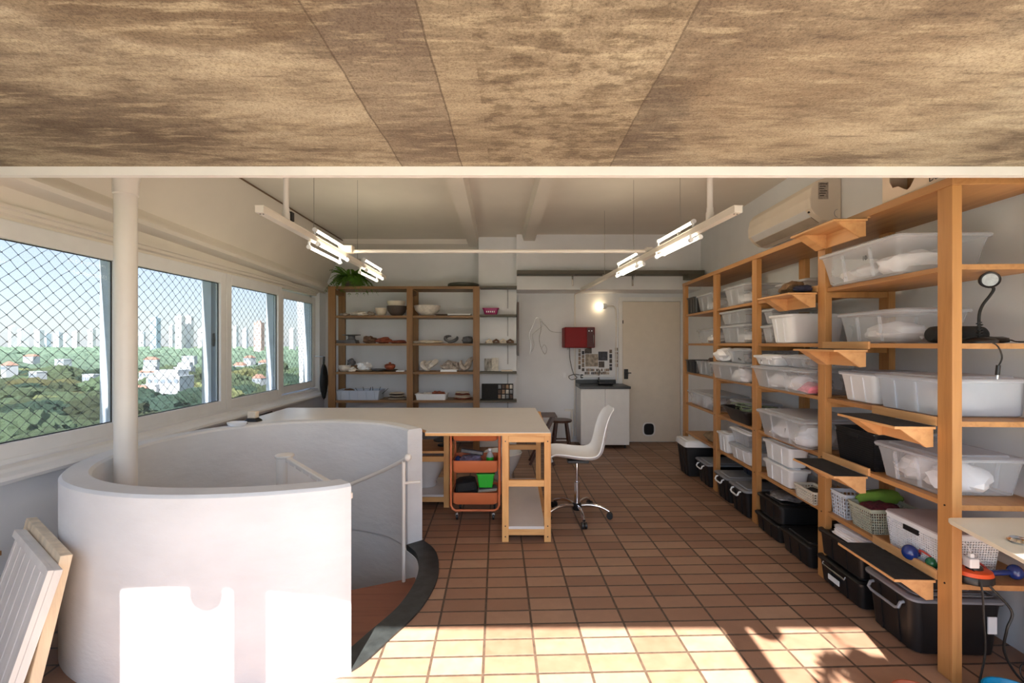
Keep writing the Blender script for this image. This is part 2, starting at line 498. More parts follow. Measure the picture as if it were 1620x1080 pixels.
# slab edge under the floor inside the well
n = len(inner); o = len(fl.v)
fl.v += [(p.x, p.y, 0) for p in hole] + [(p.x, p.y, -.02) for p in hole]
fl.f += [(o + i, o + (i + 1) % n, o + n + (i + 1) % n, o + n + i) for i in range(n)]
struct('floor', fl, m_tiles())
m_terrace = M('terrace_stone', (206, 196, 180), 0.8, var=0.06, scale=5, bump=0.1)
tf = MB().box(-4.5, 4.5, -4.2, 0, -.12, -.02)
struct('floor_terrace', tf, m_terrace)
struct('wall_terrace', MB().box(-4.5, 4.5, -4.3, -4.2, -.1, .95), m_plaster)

# well shaft below the floor
sh = MB()
o = 0
sh.v = [(p.x, p.y, -.02) for p in inner] + [(p.x, p.y, -2.9) for p in inner]
sh.f = [((i + 1) % n, i, n + i, n + (i + 1) % n) for i in range(n)]
struct('wall_stairwell_shaft', sh, m_plaster, smooth=True)
struct('floor_below', MB().box(-3.2, 1, 1, 5, -3.0, -2.9), M('lower_floor', (150, 120, 95), 0.6))

# curved parapet
H = .86
rings = []
for k in range(nW + 1):
    a, b = inward(k, 0), inward(k, .12)
    r = .013
    rings.append([(a.x, a.y, 0), (a.x, a.y, H - r - .03), (a.x, a.y, H - r), tuple(inward(k, .006) + Vector((0, 0, H - .006))), tuple(inward(k, r) + Vector((0, 0, H))), tuple(inward(k, r + .02) + Vector((0, 0, H))), tuple(inward(k, .10 - r) + Vector((0, 0, H))),
                  tuple(inward(k, .12 - r) + Vector((0, 0, H))), tuple(inward(k, .114) + Vector((0, 0, H - .006))), (b.x, b.y, H - r), (b.x, b.y, H - r - .03), (b.x, b.y, -.03)])
struct('wall_stairwell_parapet', MB().loft(rings), m_plaster, smooth=True)

# black stone threshold along the open side of the well
th = MB()
rings = []
for k in range(nW, len(fine) + 1):
    kk = k % len(fine)
    a, b = inward(kk, -.005), inward(kk, .128)
    rings.append([(a.x, a.y, 0.001), (a.x, a.y, .012), (b.x, b.y, .012), (b.x, b.y, -.03)])
m_stone = M('black_stone', (40, 43, 43), 0.5, var=0.5, scale=14, bump=0.1)
struct('trim_threshold', th.loft(rings), m_stone)
# white plaster line below the stone
wl = MB(); rings = []
for k in range(nW - 2, len(fine) + 3):
    kk = k % len(fine)
    a, b = inward(kk, .119), inward(kk, .132)
    rings.append([(a.x, a.y, -.03), (b.x, b.y, -.03), (b.x, b.y, -.20), (a.x, a.y, -.20)])
struct('trim_well_edge', wl.loft(rings), m_plaster)

# ------------------------------------------------------------------ left wall: sill, window band, head, sloping upper part
def prof_loft(name, prof_fn, ys, mat, smooth=False):
    rings = []
    for y in ys:
        rings.append([(x, y, z) for x, z in prof_fn(y)])
    return struct(name, MB().loft(rings), mat, smooth=smooth)
def sillp(y):
    return [(-3.0, -.0), (-2.86, 0), (-2.86, .725), (-2.775, .725), (-2.745, .735), (-2.735, .755), (-2.745, .772), (-2.80, .785), (-2.82, .80), (-2.87, .81), (-2.88, .83), (-3.0, .83)]
prof_loft('wall_left_sill', sillp, [0, 3, 7.0], m_paint)
def headp(y):
    d = .05 - (y - 2.5) * .026
    L = 2.36 + d
    return [(-3.0, 2.20), (-2.885, 2.20), (-2.885, 2.225), (-2.86, 2.235), (-2.86, 2.258), (-2.845, 2.264), (-2.845, 2.285), (-2.87, 2.292), (-2.87, L - .02),
            (-2.79, L - .012), (-2.755, L + .002), (-2.742, L + .03), (-2.755, L + .058), (-2.79, L + .085), (-2.815, L + .13), (-2.53, 3.05), (-3.0, 3.05)]
prof_loft('wall_left', headp, [0, 1, 2, 3, 4, 5, 6, 7.02], m_ceil, smooth=True)
struct('wall_left_pier', MB().box(-3.0, -2.84, 6.78, 7.02, .80, 2.25), m_paint)
struct('wall_left_front_pier', MB().box(-3.0, -2.84, 0, .95, .80, 2.25), m_paint)
# low wooden ledge on the wall below the sill
struct('trim_wall_ledge', MB().box(-2.86, -2.81, 1.5, 2.53, .335, .36), m_shelf_y)

winY = [(.95, 2.20), (2.20, 3.42), (3.42, 4.63), (4.63, 5.75), (5.75, 6.78)]
m_glass = see('window_glass', (210, 225, 235), 0.03, 0.05, tint=(0.58, 0.60, 0.62))
for i, (y0, y1) in enumerate(winY):
    last = i == len(winY) - 1
    g0, g1 = y0 + .085, y1 - .09
    z0, z1, a0, a1 = .83, 2.205, .93, 2.095
    if last: z0, a0, z1, a1 = .86, .95, 2.17, 2.075
    xf, xb = (-2.875, -2.93) if not last else (-2.90, -2.94)
    f = MB()
    f.box(xb, xf, y0 + .003, g0, z0, z1); f.box(xb, xf, g1, y1 - .003, z0, z1)
    f.box(xb, xf, g0, g1, z0, a0); f.box(xb, xf, g0, g1, a1, z1)
    w = struct('window_%d' % (i + 1), f, m_sash, bevel=.004)
    MB().box(xb + .018, xb + .024, g0, g1, a0, a1).build('pane', m_glass, w)
    gk = MB()
    for (p, q, r_, s_) in ((g0, g0 + .006, a0, a1), (g1 - .006, g1, a0, a1), (g0, g1, a0, a0 + .006), (g0, g1, a1 - .006, a1)):
        gk.box(xb + .024, xb + .030, p, q, r_, s_)
    gk.build('gasket', m_dark, w)
    hs_ = y1 - (.02, .02, .11, .05, .06)[i]
    hb = MB().box(-3.05, -2.96, hs_, hs_ + .09, .80, 2.24)
    hb.box(-3.05, -2.96, y0 - .0, y1, .80, .88).box(-3.05, -2.96, y0, y1, 2.14, 2.24)
    hb.build('outer_frame', m_sash_skytint, w)
    if i in (2, 3):
        hd = MB().box(-2.959, -2.945, hs_ + .02, hs_ + .04, 1.47, 1.60).box(-2.95, -2.935, hs_ + .0, hs_ + .05, 1.52, 1.55)
        hd.build('latch', m_dark, w)
struct('trim_sash_track', MB().box(-2.93, -2.868, .95, 6.78, .818, .842), m_sash)
struct('wall_exterior_fin', MB().prism_axis([(-3.15, .2), (-2.98, .2), (-2.98, 2.9), (-3.24, 2.9)], 6.86, 7.15, 'y'), m_plaster)

# safety net outside the windows
net = MB()
D = .092
DZ_ = .084
rn = random.Random(3)
NX, NZ = int(5.95 / (D / 2)), int(1.5 / (DZ_ / 2))
def npt(i, j):
    r = random.Random(i * 977 + j)
    y = .95 + i * D / 2; z = .80 + j * DZ_ / 2
    return Vector((-3.10 + .01 * math.sin(y * 2), y + .012 * math.sin(z * 5 + y) + r.uniform(-.004, .004), z - .012 * math.sin(y * 2.3) + r.uniform(-.004, .004)))
for i in range(NX):
    for j in range(NZ):
        if (i + j) % 2: continue
        p = npt(i, j)
        for di, dj in ((1, 1), (1, -1)):
            if not (0 <= j + dj <= NZ): continue
            q = npt(i + di, j + dj)
            net.tube([p, q], .0018, 3)
        net.box(p.x - .003, p.x + .003, p.y - .003, p.y + .003, p.z - .003, p.z + .003)
m_net = M('net_cord', (22, 34, 30), 0.8, var=0.1)
tag(net.build('safety_net', m_net), 'dark knotted safety net stretched outside the row of windows', 'net')

# ------------------------------------------------------------------ right and back walls
def xw(y): return 2.465 + .046 * (y - 2.03)
struct('wall_right', MB().prism([(xw(0), 0), (xw(7.15), 7.15), (3.1, 7.15), (3.1, 0)], -.02, 3.1), m_paint)
struct('wall_back', MB().box(-3.1, 3.0, 7.0, 7.15, -.02, 3.1), m_paint)
struct('wall_back_column', MB().box(-.485, .064, 6.66, 7.0, 0, 3.05), m_paint)
bk = MB().prism_axis([(6.5, 2.26), (7.0, 2.26), (7.0, 3.05), (6.5, 3.05)], .064, xw(6.7) + .1, 'x')
struct('wall_back_bulkhead', bk, m_paint)
struct('ceiling', MB().box(-3.0, 3.0, 1.87, 7.15, 3.04, 3.2), m_ceil)
# two shallow ceiling ribs
for nm, a, b_ in (('trim_rib_left', (-.55, -.385), (-.65, -.515)), ('trim_rib_right', (.30, .42), (.15, .31))):
    rb = MB()
    r0 = [(a[0] - .03, 2.5, 3.05), (a[0], 2.5, 2.95), (a[1], 2.5, 2.95), (a[1] + .03, 2.5, 3.05)]
    r1 = [(b_[0] - .03, 7.0, 3.05), (b_[0], 7.0, 2.95), (b_[1], 7.0, 2.95), (b_[1] + .03, 7.0, 3.05)]
    struct(nm, rb.loft([r0, r1]), m_ceil)
struct('trim_cornice', MB().prism_axis([(6.82, 2.975), (7.0, 2.93), (7.0, 3.05), (6.78, 3.05)], -2.7, -.485, 'x'), m_ceil)
# low concrete slab over the front of the room
struct('ceiling_concrete', MB().box(-3.1, 3.1, .07, 1.90, 2.231, 2.45), m_concrete())
struct('trim_slab_edge', MB().box(-3.0, 3.0, 1.90, 1.93, 2.195, 2.34), m_trim)
struct('wall_above_slab', MB().box(-3.0, 3.0, 1.87, 1.93, 2.34, 3.1), m_ceil)
struct('baseboard_back', MB().box(.98, 1.62, 6.985, 7.0, 0, .05), m_paint)

# door in the back wall
dr = MB().box(1.62, 1.675, 6.97, 7.0, 0, 2.20).box(2.56, 2.62, 6.97, 7.0, 0, 2.20).box(1.675, 2.56, 6.97, 7.0, 2.14, 2.20)
door = struct('door_1', dr, m_trim)
MB().box(1.68, 2.555, 6.978, 6.998, .01, 2.135).build('door_leaf', M('door_paint', (222, 212, 198), .5, var=.03), door, bevel=.003)
MB().box(1.70, 1.76, 6.965, 6.978, .96, 1.11).box(1.715, 1.80, 6.935, 6.955, 1.045, 1.06).box(1.715, 1.735, 6.95, 6.97, 1.045, 1.06).build('door_handle', m_black, door)
MB().box(1.678, 1.69, 6.968, 6.978, 1.80, 1.85).build('hinge', m_dark, door)
cf = MB()
R_ = [(2.075 + .095 * math.copysign(abs(math.cos(t)) ** .6, math.cos(t)), .20 + .105 * math.copysign(abs(math.sin(t)) ** .6, math.sin(t))) for t in [2 * PI * k / 32 for k in range(32)]]
Ri = [(2.075 + (x - 2.075) * .8, .20 + (z - .20) * .82) for x, z in R_]
cf.loft([[(x, 6.978, z) for x, z in R_], [(x, 6.962, z) for x, z in R_], [(x, 6.962, z) for x, z in Ri], [(x, 6.972, z) for x, z in Ri]], cap=False)
cf.build('cat_flap_frame', m_trim, door, smooth=True)
MB().prism_axis(Ri, 6.970, 6.976, 'y').build('cat_flap', m_black, door)

# glass doors' frame behind the camera, on the terrace side
fr = MB()
for x0, x1 in ((-1.83, -1.77), (-1.30, -1.16), (.965, 1.09), (2.30, 2.36)):
    fr.box(x0, x1, .04, .10, 0, 2.23)
struct('window_6', fr, m_sash)
struct('wall_front', MB().box(-3.0, -1.80, .0, .12, 0, 2.24), m_plaster)

# ------------------------------------------------------------------ vertical pipe inside the well
t = thing('drain_pipe', 'white vertical drain pipe rising inside the round stairwell wall by the window', 'pipe', (-2.185, 2.6, 0))
MB().lathe([(.0535, -2.8), (.0535, 2.55)], (0, 0, 0), 28).build('pipe', m_pipe, t, smooth=True)
MB().lathe([(.054, 2.335), (.060, 2.34), (.060, 2.42), (.066, 2.43), (.066, 2.62)], (0, 0, 0), 28).build('coupling', m_pipe, t, smooth=True)
pc = [(-.05 - .012 * k, .0, 2.60 - .0 + 0 * k) for k in range(2)]
MB().tube([(0, 0, 2.60), (-.02, 0, 2.64), (-.10, .0, 2.66), (-.5, 0, 2.67)], .058, 14).build('elbow', m_pipe, t, smooth=True)
cb = MB().tube([(-2.262, 2.52, .84), (-2.262, 2.515, .6), (-2.258, 2.52, .3), (-2.262, 2.52, -.3)], .006, 6)
tag(cb.build('cable', m_cable), 'black cable running down beside the white pipe inside the well', 'cable')

# ------------------------------------------------------------------ spiral stair
PX, PY = -1.47, 2.97
st = thing('spiral_staircase', 'spiral stair with brown wooden treads and white railings going down the round well', 'staircase', (PX, PY, -2.9))
ZB = 2.9
MB().lathe([(.048, 0), (.048, ZB + .765)], (0, 0, 0), 24).build('central_pole', m_pipe, st, smooth=True)
MB().lathe([(.052, ZB + .765), (.058, ZB + .770), (.058, ZB + .780), (.05, ZB + .785)], (0, 0, 0), 24).build('pole_cap', m_pipe, st, smooth=True)
m_tread = wood('tread_wood', (150, 92, 62), (110, 62, 40), 'x', 0.4, 0.6)
import mathutils
def hit(ang):
    """distance from the pole to the inner face of the well along ang"""
    d = Vector((math.cos(ang), math.sin(ang), 0)); best = .85
    for i in range(len(inner)):
        p = inner[i] - Vector((PX, PY, 0)); q = inner[(i + 1) % len(inner)] - Vector((PX, PY, 0))
        den = d.x * (q.y - p.y) - d.y * (q.x - p.x)
        if abs(den) < 1e-9: continue
        s = (p.x * (q.y - p.y) - p.y * (q.x - p.x)) / den
        u = (p.x * d.y - p.y * d.x) / den
        if s > 0 and 0 <= u <= 1: best = s
    return best
def tread(a0, a1, z, nseg=10):
    poly = [(.03 * math.cos((a0 + a1) / 2), .03 * math.sin((a0 + a1) / 2))]
    for k in range(nseg + 1):
        a = a0 + (a1 - a0) * k / nseg; r = hit(a) - .012
        if abs((a - math.radians(207) + PI) % (2 * PI) - PI) < math.radians(11): r = min(r, .68)
        poly.append((r * math.cos(a), r * math.sin(a)))
    return MB().prism(poly, ZB + z - .035, ZB + z)
r_ = math.radians
tread(r_(-66), r_(22), -.17, 22).build('landing_tread', m_tread, st)
for k in range(9):
    tread(r_(20 + 32 * k), r_(54 + 32 * k), -.41 - .19 * k).build('tread', m_tread, st, bevel=.004)
# guard rail from the pole to the near end of the parapet
g0, g1 = Vector((.04, -.03, ZB + .755)), Vector((.69, -.76, ZB + .765))
gr = MB().bar(g0, g1, .035, .03).build('guard_rail', m_pipe, st, bevel=.006)
for k in range(7):
    p = g0.lerp(g1, (k + .6) / 7.5)
    MB().bar(p, p - Vector((0, 0, .90)), .05, .018).build('slat', m_pipe, gr)
# handrail on the wall, falling with the stair
hp = []
for k in range(13):
    a = r_(19 + 9 * k)
    hp.append((math.cos(a) * (hit(a) - .07), math.sin(a) * (hit(a) - .07), ZB + .70 - k * .052))
MB().tube(hp, .014, 10).build('handrail', m_pipe, st, smooth=True)
p0 = Vector(hp[0])
MB().sphere(p0, .026, 14).build('handrail_knob', m_pipe, st, smooth=True)
MB().tube([p0 - Vector((.03, 0, .03)), Vector((p0.x - .03, p0.y, ZB - .17))], .013, 10).build('handrail_post', m_pipe, st, smooth=True)
MB().tube([p0 + Vector((-.03, 0, -.18)), p0 + Vector((.08, .03, -.18))], .011, 8).build('bracket', m_pipe, st, smooth=True)
# ------------------------------------------------------------------ right-hand shelving (its own slightly turned frame)
ROT = -math.atan(.046)
def S(u, v, z=0):
    return Vector((1.945 + .999 * u + .046 * v, 2.03 + .999 * v - .046 * u, z))
LEV = [.435, .785, 1.155, 1.50, 1.85]
POST = [(0, .075), (.885, .96), (1.78, 1.86), (2.62, 2.70), (3.58, 3.66)]
sh = thing('shelving_unit', 'long orange-brown wooden shelving unit full of storage boxes along the right wall', 'shelves', S(0, 0), ROT)
for v0, v1 in POST:
    MB().box(0, .042, v0, v1, 0, 2.2).box(.003, .045, v0 + .02, v0 + .045, .02, 2.19).build('post', m_shelf, sh, bevel=.002)
    MB().box(.39, .43, v0, v1 + .01, 0, 2.2).build('post', m_shelf, sh, bevel=.002)
for z in LEV:
    for k in range(4):
        MB().box(.012, .43, POST[k][0] + .002 if k == 0 else POST[k][1], POST[k + 1][0], z - .024, z).build('shelf_board', m_shelf_y, sh, bevel=.0015)
    for v0, v1 in POST[:4]:
        if v0 > 0: MB().box(.044, .388, v0 + .01, v1 - .01, z - .06, z - .0245).build('bearer', m_shelf, sh)
MB().box(-.004, .44, -.004, 3.66, 2.2, 2.238).build('top_board', m_shelf_y, sh, bevel=.002)
for v0, v1 in POST:
    for z in [q - .012 for q in LEV[:2]]:
        MB().prism_axis([(v0 + .037 + .004 * math.cos(a), z + .004 * math.sin(a)) for a in [PI * k / 4 for k in range(8)]], -.003, .0, 'x').build('screw_head', m_dark, sh)

# step trays hooked to the front of the boards (black felt on top)
m_felt = M('black_felt', (30, 29, 28), 0.95, var=0.5, scale=25, bump=0.4, bscale=120)
TR = [(.51, .94, 2.190, 'orange plywood bracket tray at the top of the shelves below the air conditioner'),
      (.51, .91, 1.465, 'orange plywood bracket tray at eye height across the second shelf post'),
      (.51, .91, .763, 'black-topped bracket tray at knee height across the second shelf post'),
      (.965, 1.38, 1.832, 'orange plywood bracket tray holding a crumpled brown cloth'),
      (.08, .48, 1.117, 'black-topped bracket tray above the black woven basket'),
      (.08, .475, .412, 'lowest black-topped bracket tray, just above the big black bin')]
for v0, v1, z, lab in TR:
    L = v1 - v0
    t = thing('bracket_tray', lab, 'shelf', S(-.185, v0, z), ROT)
    MB().box(0, .183, 0, L, -.012, 0).build('tray_board', m_tray, t, bevel=.001)
    MB().box(.004, .18, .003, L - .003, .0002, .003).build('felt', m_felt, t)
    for y in (.012, L - .10):
        g = MB().prism_axis([(.03, -.0125), (.182, -.0125), (.182, -.095), (.15, -.098)], y, y + .085 if y > .05 else y + .015, 'y')
        g.build('gusset', m_tray, t, bevel=.001)
    MB().box(.166, .182, .028, L - .101, -.095, -.013).build('back_rail', m_tray, t)
    for y in (.1, L - .1):
        MB().prism_axis([(y + .006 * math.cos(a), .028 + .006 * math.sin(a)) for a in [PI * k / 5 for k in range(10)]], .184, .190, 'x').build('screw_head', m_whitepl, t)
    MB().box(.1835, .196, 0, L, .0035, .045).build('mounting_strip', m_tray, t)

def rr(hx, hy, r, z, n=5):
    out = []
    for cx, cy, a0 in ((hx - r, hy - r, 0), (-hx + r, hy - r, PI / 2), (-hx + r, -hy + r, PI), (hx - r, -hy + r, 3 * PI / 2)):
        for k in range(n):
            a = a0 + PI / 2 * k / (n - 1)
            out.append((cx + r * math.cos(a), cy + r * math.sin(a), z))
    return out

def box_bin(name, label, cat, v0, v1, z, h, u0, u1, mat, lid=None, group=None, taper=.88, ribs=True, thick=False, lh=.018, r=.03, loc=None, rz=None, flat_lid=False):
    hx, hy = (u1 - u0) / 2, (v1 - v0) / 2
    c = S((u0 + u1) / 2, (v0 + v1) / 2, z + .001) if loc is None else Vector(loc)
    t = thing(name, label, cat, c, ROT if rz is None else rz, group)
    bx, by = hx - .012, hy - .012
    hb = h - (lh if lid else 0)
    rings = [rr(bx * taper - .01, by * taper - .01, r, 0), rr(bx * taper, by * taper, r, .008), rr(bx * (taper + .7 * (1 - taper)), by * (taper + .7 * (1 - taper)), r, hb * .72),
             rr(bx, by, r, hb - .012), rr(bx + .010, by + .010, r, hb - .010), rr(bx + .011, by + .011, r, hb - .001)]
    b = MB().loft(rings, cap=False)
    b.f.append(tuple(range(20))[::-1])
    if thick:
        b.loft([rr(bx + .011, by + .011, r, hb - .001), rr(bx - .004, by - .004, r, hb - .001), rr(bx * taper - .004, by * taper - .004, r, .012)], cap=False)
        o = len(b.v) - 20; b.f.append(tuple(range(o, o + 20)))
    body = b.build('body', mat, t, smooth=True)
    if ribs:
        for s in (-1, 1):
            for y in (-by * .35, by * .35):
                MB().box(s * bx * taper - .006, s * bx * taper + .006, y - .006, y + .006, .01, hb * .9, Matrix.Rotation(s * math.atan(bx * (1 - taper) / hb), 3, 'Y'), (s * bx * taper, y, .01)).build('rib', mat, t)
    if lid:
        if flat_lid:
            ld = MB().loft([rr(hx, hy, r, hb), rr(hx, hy, r, h)])
        else:
            ld = MB().loft([rr(hx - .004, hy - .004, r, hb - .006), rr(hx, hy, r, hb - .004), rr(hx, hy, r, hb + .006), rr(hx - .008, hy - .008, r, h - .006), rr(hx - .02, hy - .02, r, h - .004), rr(hx - .026, hy - .026, r, h - .009), rr(hx - .045, hy - .045, r * .8, h - .009), rr(hx - .05, hy - .05, r * .8, h)])
        ld.build('lid', lid, t, smooth=True)
    return t
def contents(label, v, u, z, rx, ry, rz, seed, mat=None, group=None, cat='bag'):
    o = lump_mesh(rx, ry, rz, .3, 1.7, seed, 3).build('plastic_bag', mat or m_cloth_w, None, smooth=True)
    o.location = S(u, v, z + .006); o.rotation_euler = (0, 0, ROT)
    return tag(o, label, cat, group)
def handle(t, y0, y1, x, z, mat):
    """a swing handle on the aisle face of a bin"""
    MB().tube([(x + .02, y0, z + .02), (x - .012, y0, z + .012), (x - .022, y0, z - .012), (x - .022, y0 + .02, z - .022), (x - .022, y1 - .02, z - .022), (x - .022, y1, z - .012), (x - .012, y1, z + .012), (x + .02, y1, z + .02)], .0075, 8).build('handle', mat, t, smooth=True)

C, CL, W = m_clear, m_clearlid, m_bin_white
G = 'clear storage boxes on the right shelves'
# --- bay nearest the camera
bx = MB(); L = .42
t = thing('cardboard_box', 'white cardboard box with a hand hole on top of the shelving', 'box', S(.01, .0, 2.239), ROT)
m_card = M('white_cardboard', (226, 208, 186), .8, var=.03)
m_cardb = M('brown_cardboard', (178, 138, 96), .85, var=.06)
# front with a hand-hole cut-out, sides, back
hole = [(.17 + .075 * c_, .165 + .045 * s_) for c_, s_ in [(math.cos(a), math.sin(a)) for a in [2 * PI * k / 20 for k in range(20)]]]
hb_ = bmesh.new()
def le(pts):
    vs = [hb_.verts.new(p) for p in pts]
    for i in range(len(vs)): hb_.edges.new((vs[i], vs[(i + 1) % len(vs)]))
hole = [(.10, .30), (.10, .20), (.125, .155), (.17, .15), (.215, .118), (.24, .105), (.262, .115), (.30, .165), (.33, .20), (.33, .30)]
hole = [(y * .82 - .035, (z - .2) * .8 + .102) for y, z in hole]
le([(0, 0, 0), (0, .42, 0), (0, .42, .24), (0, 0, .24)]); le([(0, .42 - y, z) for y, z in hole])
bmesh.ops.triangle_fill(hb_, use_beauty=True, edges=hb_.edges)
hb_.verts.index_update()
fm = MB(); fm.v = [tuple(v.co) for v in hb_.verts]; fm.f = [tuple(v.index for v in f.verts) for f in hb_.faces]; hb_.free()
fo = fm.build('front_panel', m_card, t)
sd = fo.modifiers.new('solidify', 'SOLIDIFY'); sd.thickness = .004
MB().box(.005, .36, 0, .004, 0, .24).box(.005, .36, .416, .42, 0, .24).box(.356, .36, .004, .416, 0, .24).box(.005, .36, .004, .416, 0, .004).box(.005, .36, 0, .42, .241, .245).build('box_shell', m_card, t)
MB().box(.12, .124, .01, .41, .02, .2).build('inner_flap', m_cardb, t)
text('Delled', .040, m_text, t, (-.0045, .075, .03), (PI / 2, 0, -PI / 2), 'printed_name')

a = box_bin('storage_box', 'clear lidded box marked 10 jutting out high on the nearest bay', 'box', .22, .86, 1.85, .20, -.065, .40, C, CL, G)
text('10', .035, m_text, a, (-.222, -.08, .11), (PI / 2, 0, -PI / 2), 'marker_number')
contents('white bundle in the highest clear box, its near half', .42, .17, 1.853, .15, .14, .075, 1)
contents('white bundle in the highest clear box, its far half', .70, .15, 1.853, .14, .12, .06, 2)
a = box_bin('storage_box', 'clear lidded box behind the round black speaker at eye height', 'box', .31, .82, 1.50, .185, .02, .385, C, CL, G)
contents('pale bundle inside the clear box behind the round black speaker', .56, .2, 1.503, .14, .17, .06, 3)
t = thing('speaker', 'black cylindrical speaker lying on the eye-height shelf beside the lamp', 'speaker', S(.06, .19, 1.50 + .042), ROT)
MB().lathe([(.001, 0), (.03, 0), (.038, .01), (.041, .03), (.041, .22), (.038, .24), (.03, .25), (.001, .25)], (0, 0, 0), 24).build('body', m_blackmatte, t, smooth=True)
t.rotation_euler = (PI / 2, 0, ROT + PI / 2)
box_bin('storage_box', 'small milky box left of the wide clear box at chest height', 'box', .50, .81, 1.155, .185, .02, .41, W, m_clearlid, G)
box_bin('storage_box', 'wide milky lidded box reaching the near end of the chest-height shelf', 'box', .085, .49, 1.155, .19, .005, .45, m_clearblue, m_clearlid, G, taper=.93)
contents('pale bundle inside the wide milky box at the near end', .28, .22, 1.158, .14, .14, .06, 5)
a = box_bin('storage_box', 'clear box full of white bags beside the black woven basket', 'box', .085, .50, .785, .19, .01, .43, C, CL, G)
contents('bulging white bag inside the clear box by the black basket, its near half', .2, .2, .788, .14, .09, .075, 6)
contents('bulging white bag inside the clear box by the black basket, its far half', .37, .2, .788, .14, .09, .07, 7)
box_bin('storage_box', 'clear box pushed to the back behind the black woven basket', 'box', .53, .86, .785, .22, .29, .43, C, CL, G)

def basket(label, v0, v1, z, h, u0, u1, mat, nx, ny, nz, taper=.9, bar=.004, lid=None, solid_from=.86, holes=True, cat='basket'):
    hx, hy = (u1 - u0) / 2, (v1 - v0) / 2
    t = thing('storage_basket', label, cat, S((u0 + u1) / 2, (v0 + v1) / 2, z + .001), ROT)
    def P(sx, sy, k):  # corner factor at height k
        f = taper + (1 - taper) * k
        return Vector((sx * hx * f, sy * hy * f, k * h))
    b = MB()
    for (a, c, n) in (((-1, -1), (-1, 1), ny), ((1, -1), (1, 1), ny), ((-1, -1), (1, -1), nx), ((-1, 1), (1, 1), nx)):
        for i in range(n + 1):
            q = i / n
            lo = P(*a, 0).lerp(P(*c, 0), q); hi = P(*a, solid_from).lerp(P(*c, solid_from), q)
            b.bar(lo, hi, bar, bar * .6)
        for j in range(nz + 1):
            k = solid_from * j / nz
            b.bar(P(*a, k), P(*c, k), bar * .6, bar)
        b.add([P(*a, solid_from), P(*c, solid_from), P(*c, 1), P(*a, 1)], [(0, 1, 2, 3)])
        b.add([P(*a, solid_from) * .985, P(*c, solid_from) * .985, P(*c, 1) * .985, P(*a, 1) * .985], [(3, 2, 1, 0)])
    b.build('lattice', mat, t)
    MB().loft([rr(hx * taper, hy * taper, .01, 0), rr(hx * taper, hy * taper, .01, .005)]).build('base', mat, t)
    MB().loft([rr(hx + .006, hy + .006, .012, h - .008), rr(hx + .006, hy + .006, .012, h), rr(hx - .004, hy - .004, .012, h), rr(hx - .004, hy - .004, .012, h - .008), rr(hx + .006, hy + .006, .012, h - .008)], cap=False).build('rim', mat, t)
    if lid:
        MB().loft([rr(hx + .008, hy + .008, .03, h + .001), rr(hx + .008, hy + .008, .03, h + .008), rr(hx - .02, hy - .02, .03, h + .012)]).build('lid', lid, t, smooth=True)
        MB().loft([[(-hx * .985 - .006, y, z_) for y, z_ in [(-.045, h - .05), (.045, h - .05), (.045, h - .025), (-.045, h - .025)]], [(-hx * .985 + .004, y, z_) for y, z_ in [(-.045, h - .05), (.045, h - .05), (.045, h - .025), (-.045, h - .025)]]]).build('hand_slot', m_dark, t)
    return t
b = basket('black woven plastic basket on the knee-height shelf under a tray', .51, .83, .785, .21, .03, .27, m_black, 24, 30, 14, .86, .006)
MB().box(-.125, -.117, -.045, .045, .165, .19).build('hand_slot', m_dark, b)
m_white2 = M('cool_white_plastic', (206, 214, 224), .4, var=.03)
basket('white square-holed basket behind the green-grey one on the low shelf', .74, .875, .435, .15, .03, .27, m_white2, 10, 6, 6, .9, .006)
m_greybask = M('green_grey_plastic', (176, 178, 160), .4, var=.04)
basket('green-grey openwork basket holding red and purple things on the low shelf', .52, .70, .435, .14, .02, .30, m_greybask, 20, 12, 8, .85, .0045)
contents('dark red knotted yarn heaped in the green-grey basket', .61, .14, .50, .11, .07, .05, 21, M('dark_red_yarn', (96, 36, 44), .9, var=.5, scale=60, bump=.8, bscale=90), None, 'yarn')
o = lump_mesh(.14, .04, .05, .2, 1.5, 12, 3).build('green_cloth', M('olive_green_cloth', (110, 146, 50), .9, var=.15, bump=.2), None, smooth=True)
o.location = S(.2, .70, .55); tag(o, 'olive green cloth rising at the back of the green-grey basket', 'cloth')
bl = basket('white woven-look basket with a grey-lilac lid on the low shelf', .10, .42, .435, .175, .03, .30, M('white_woven_plastic', (222, 224, 228), .5, var=.03), 22, 24, 13, .9, .0052, lid=M('lilac_grey_lid', (176, 170, 176), .4, var=.03))

# toys and cords at the near end of the low shelf
m_blue = M('glossy_blue', (28, 52, 120), .2, var=.1, coat=.4)
m_redcord = M('red_rubber', (170, 52, 44), .5, var=.1)
def maraca(label, a, b_, r, mat):
    a, b_ = Vector(a), Vector(b_)
    t = thing('maraca', label, 'maraca', a)
    MB().sphere((0, 0, 0), r, 18, 1, 1, 1.1).build('head', mat, t, smooth=True)
    MB().tube([(0, 0, 0), (b_ - a) * .4, (b_ - a) * .8, (b_ - a)], .012, 10, [.012, .013, .013, .016]).build('grip', mat, t, smooth=True)
maraca('glossy blue maraca with its round head at the front edge of the low shelf', S(.005, .235, .435 + .036), S(.13, .215, .435 + .018), .034, m_blue)
maraca('blue maraca lying at the near end of the low shelf, head to the right', S(.325, .06, .435 + .033), S(.16, .06, .435 + .022), .03, m_blue)
o = MB().sphere((0, 0, .026), .026, 18).build('green_ball', M('glossy_green', (26, 96, 62), .2, var=.1), None, smooth=True); o.location = S(.035, .145, .436)
tag(o, 'small glossy green ball between the blue maraca and the post', 'ball')
o = MB().tube([(.018 + .036 * math.cos(a), .042 * math.sin(a), .006 + .004 * math.sin(3 * a)) for a in [2 * PI * k / 24 for k in range(25)]], .0045, 8).build('red_ring', m_redcord, None, smooth=True)
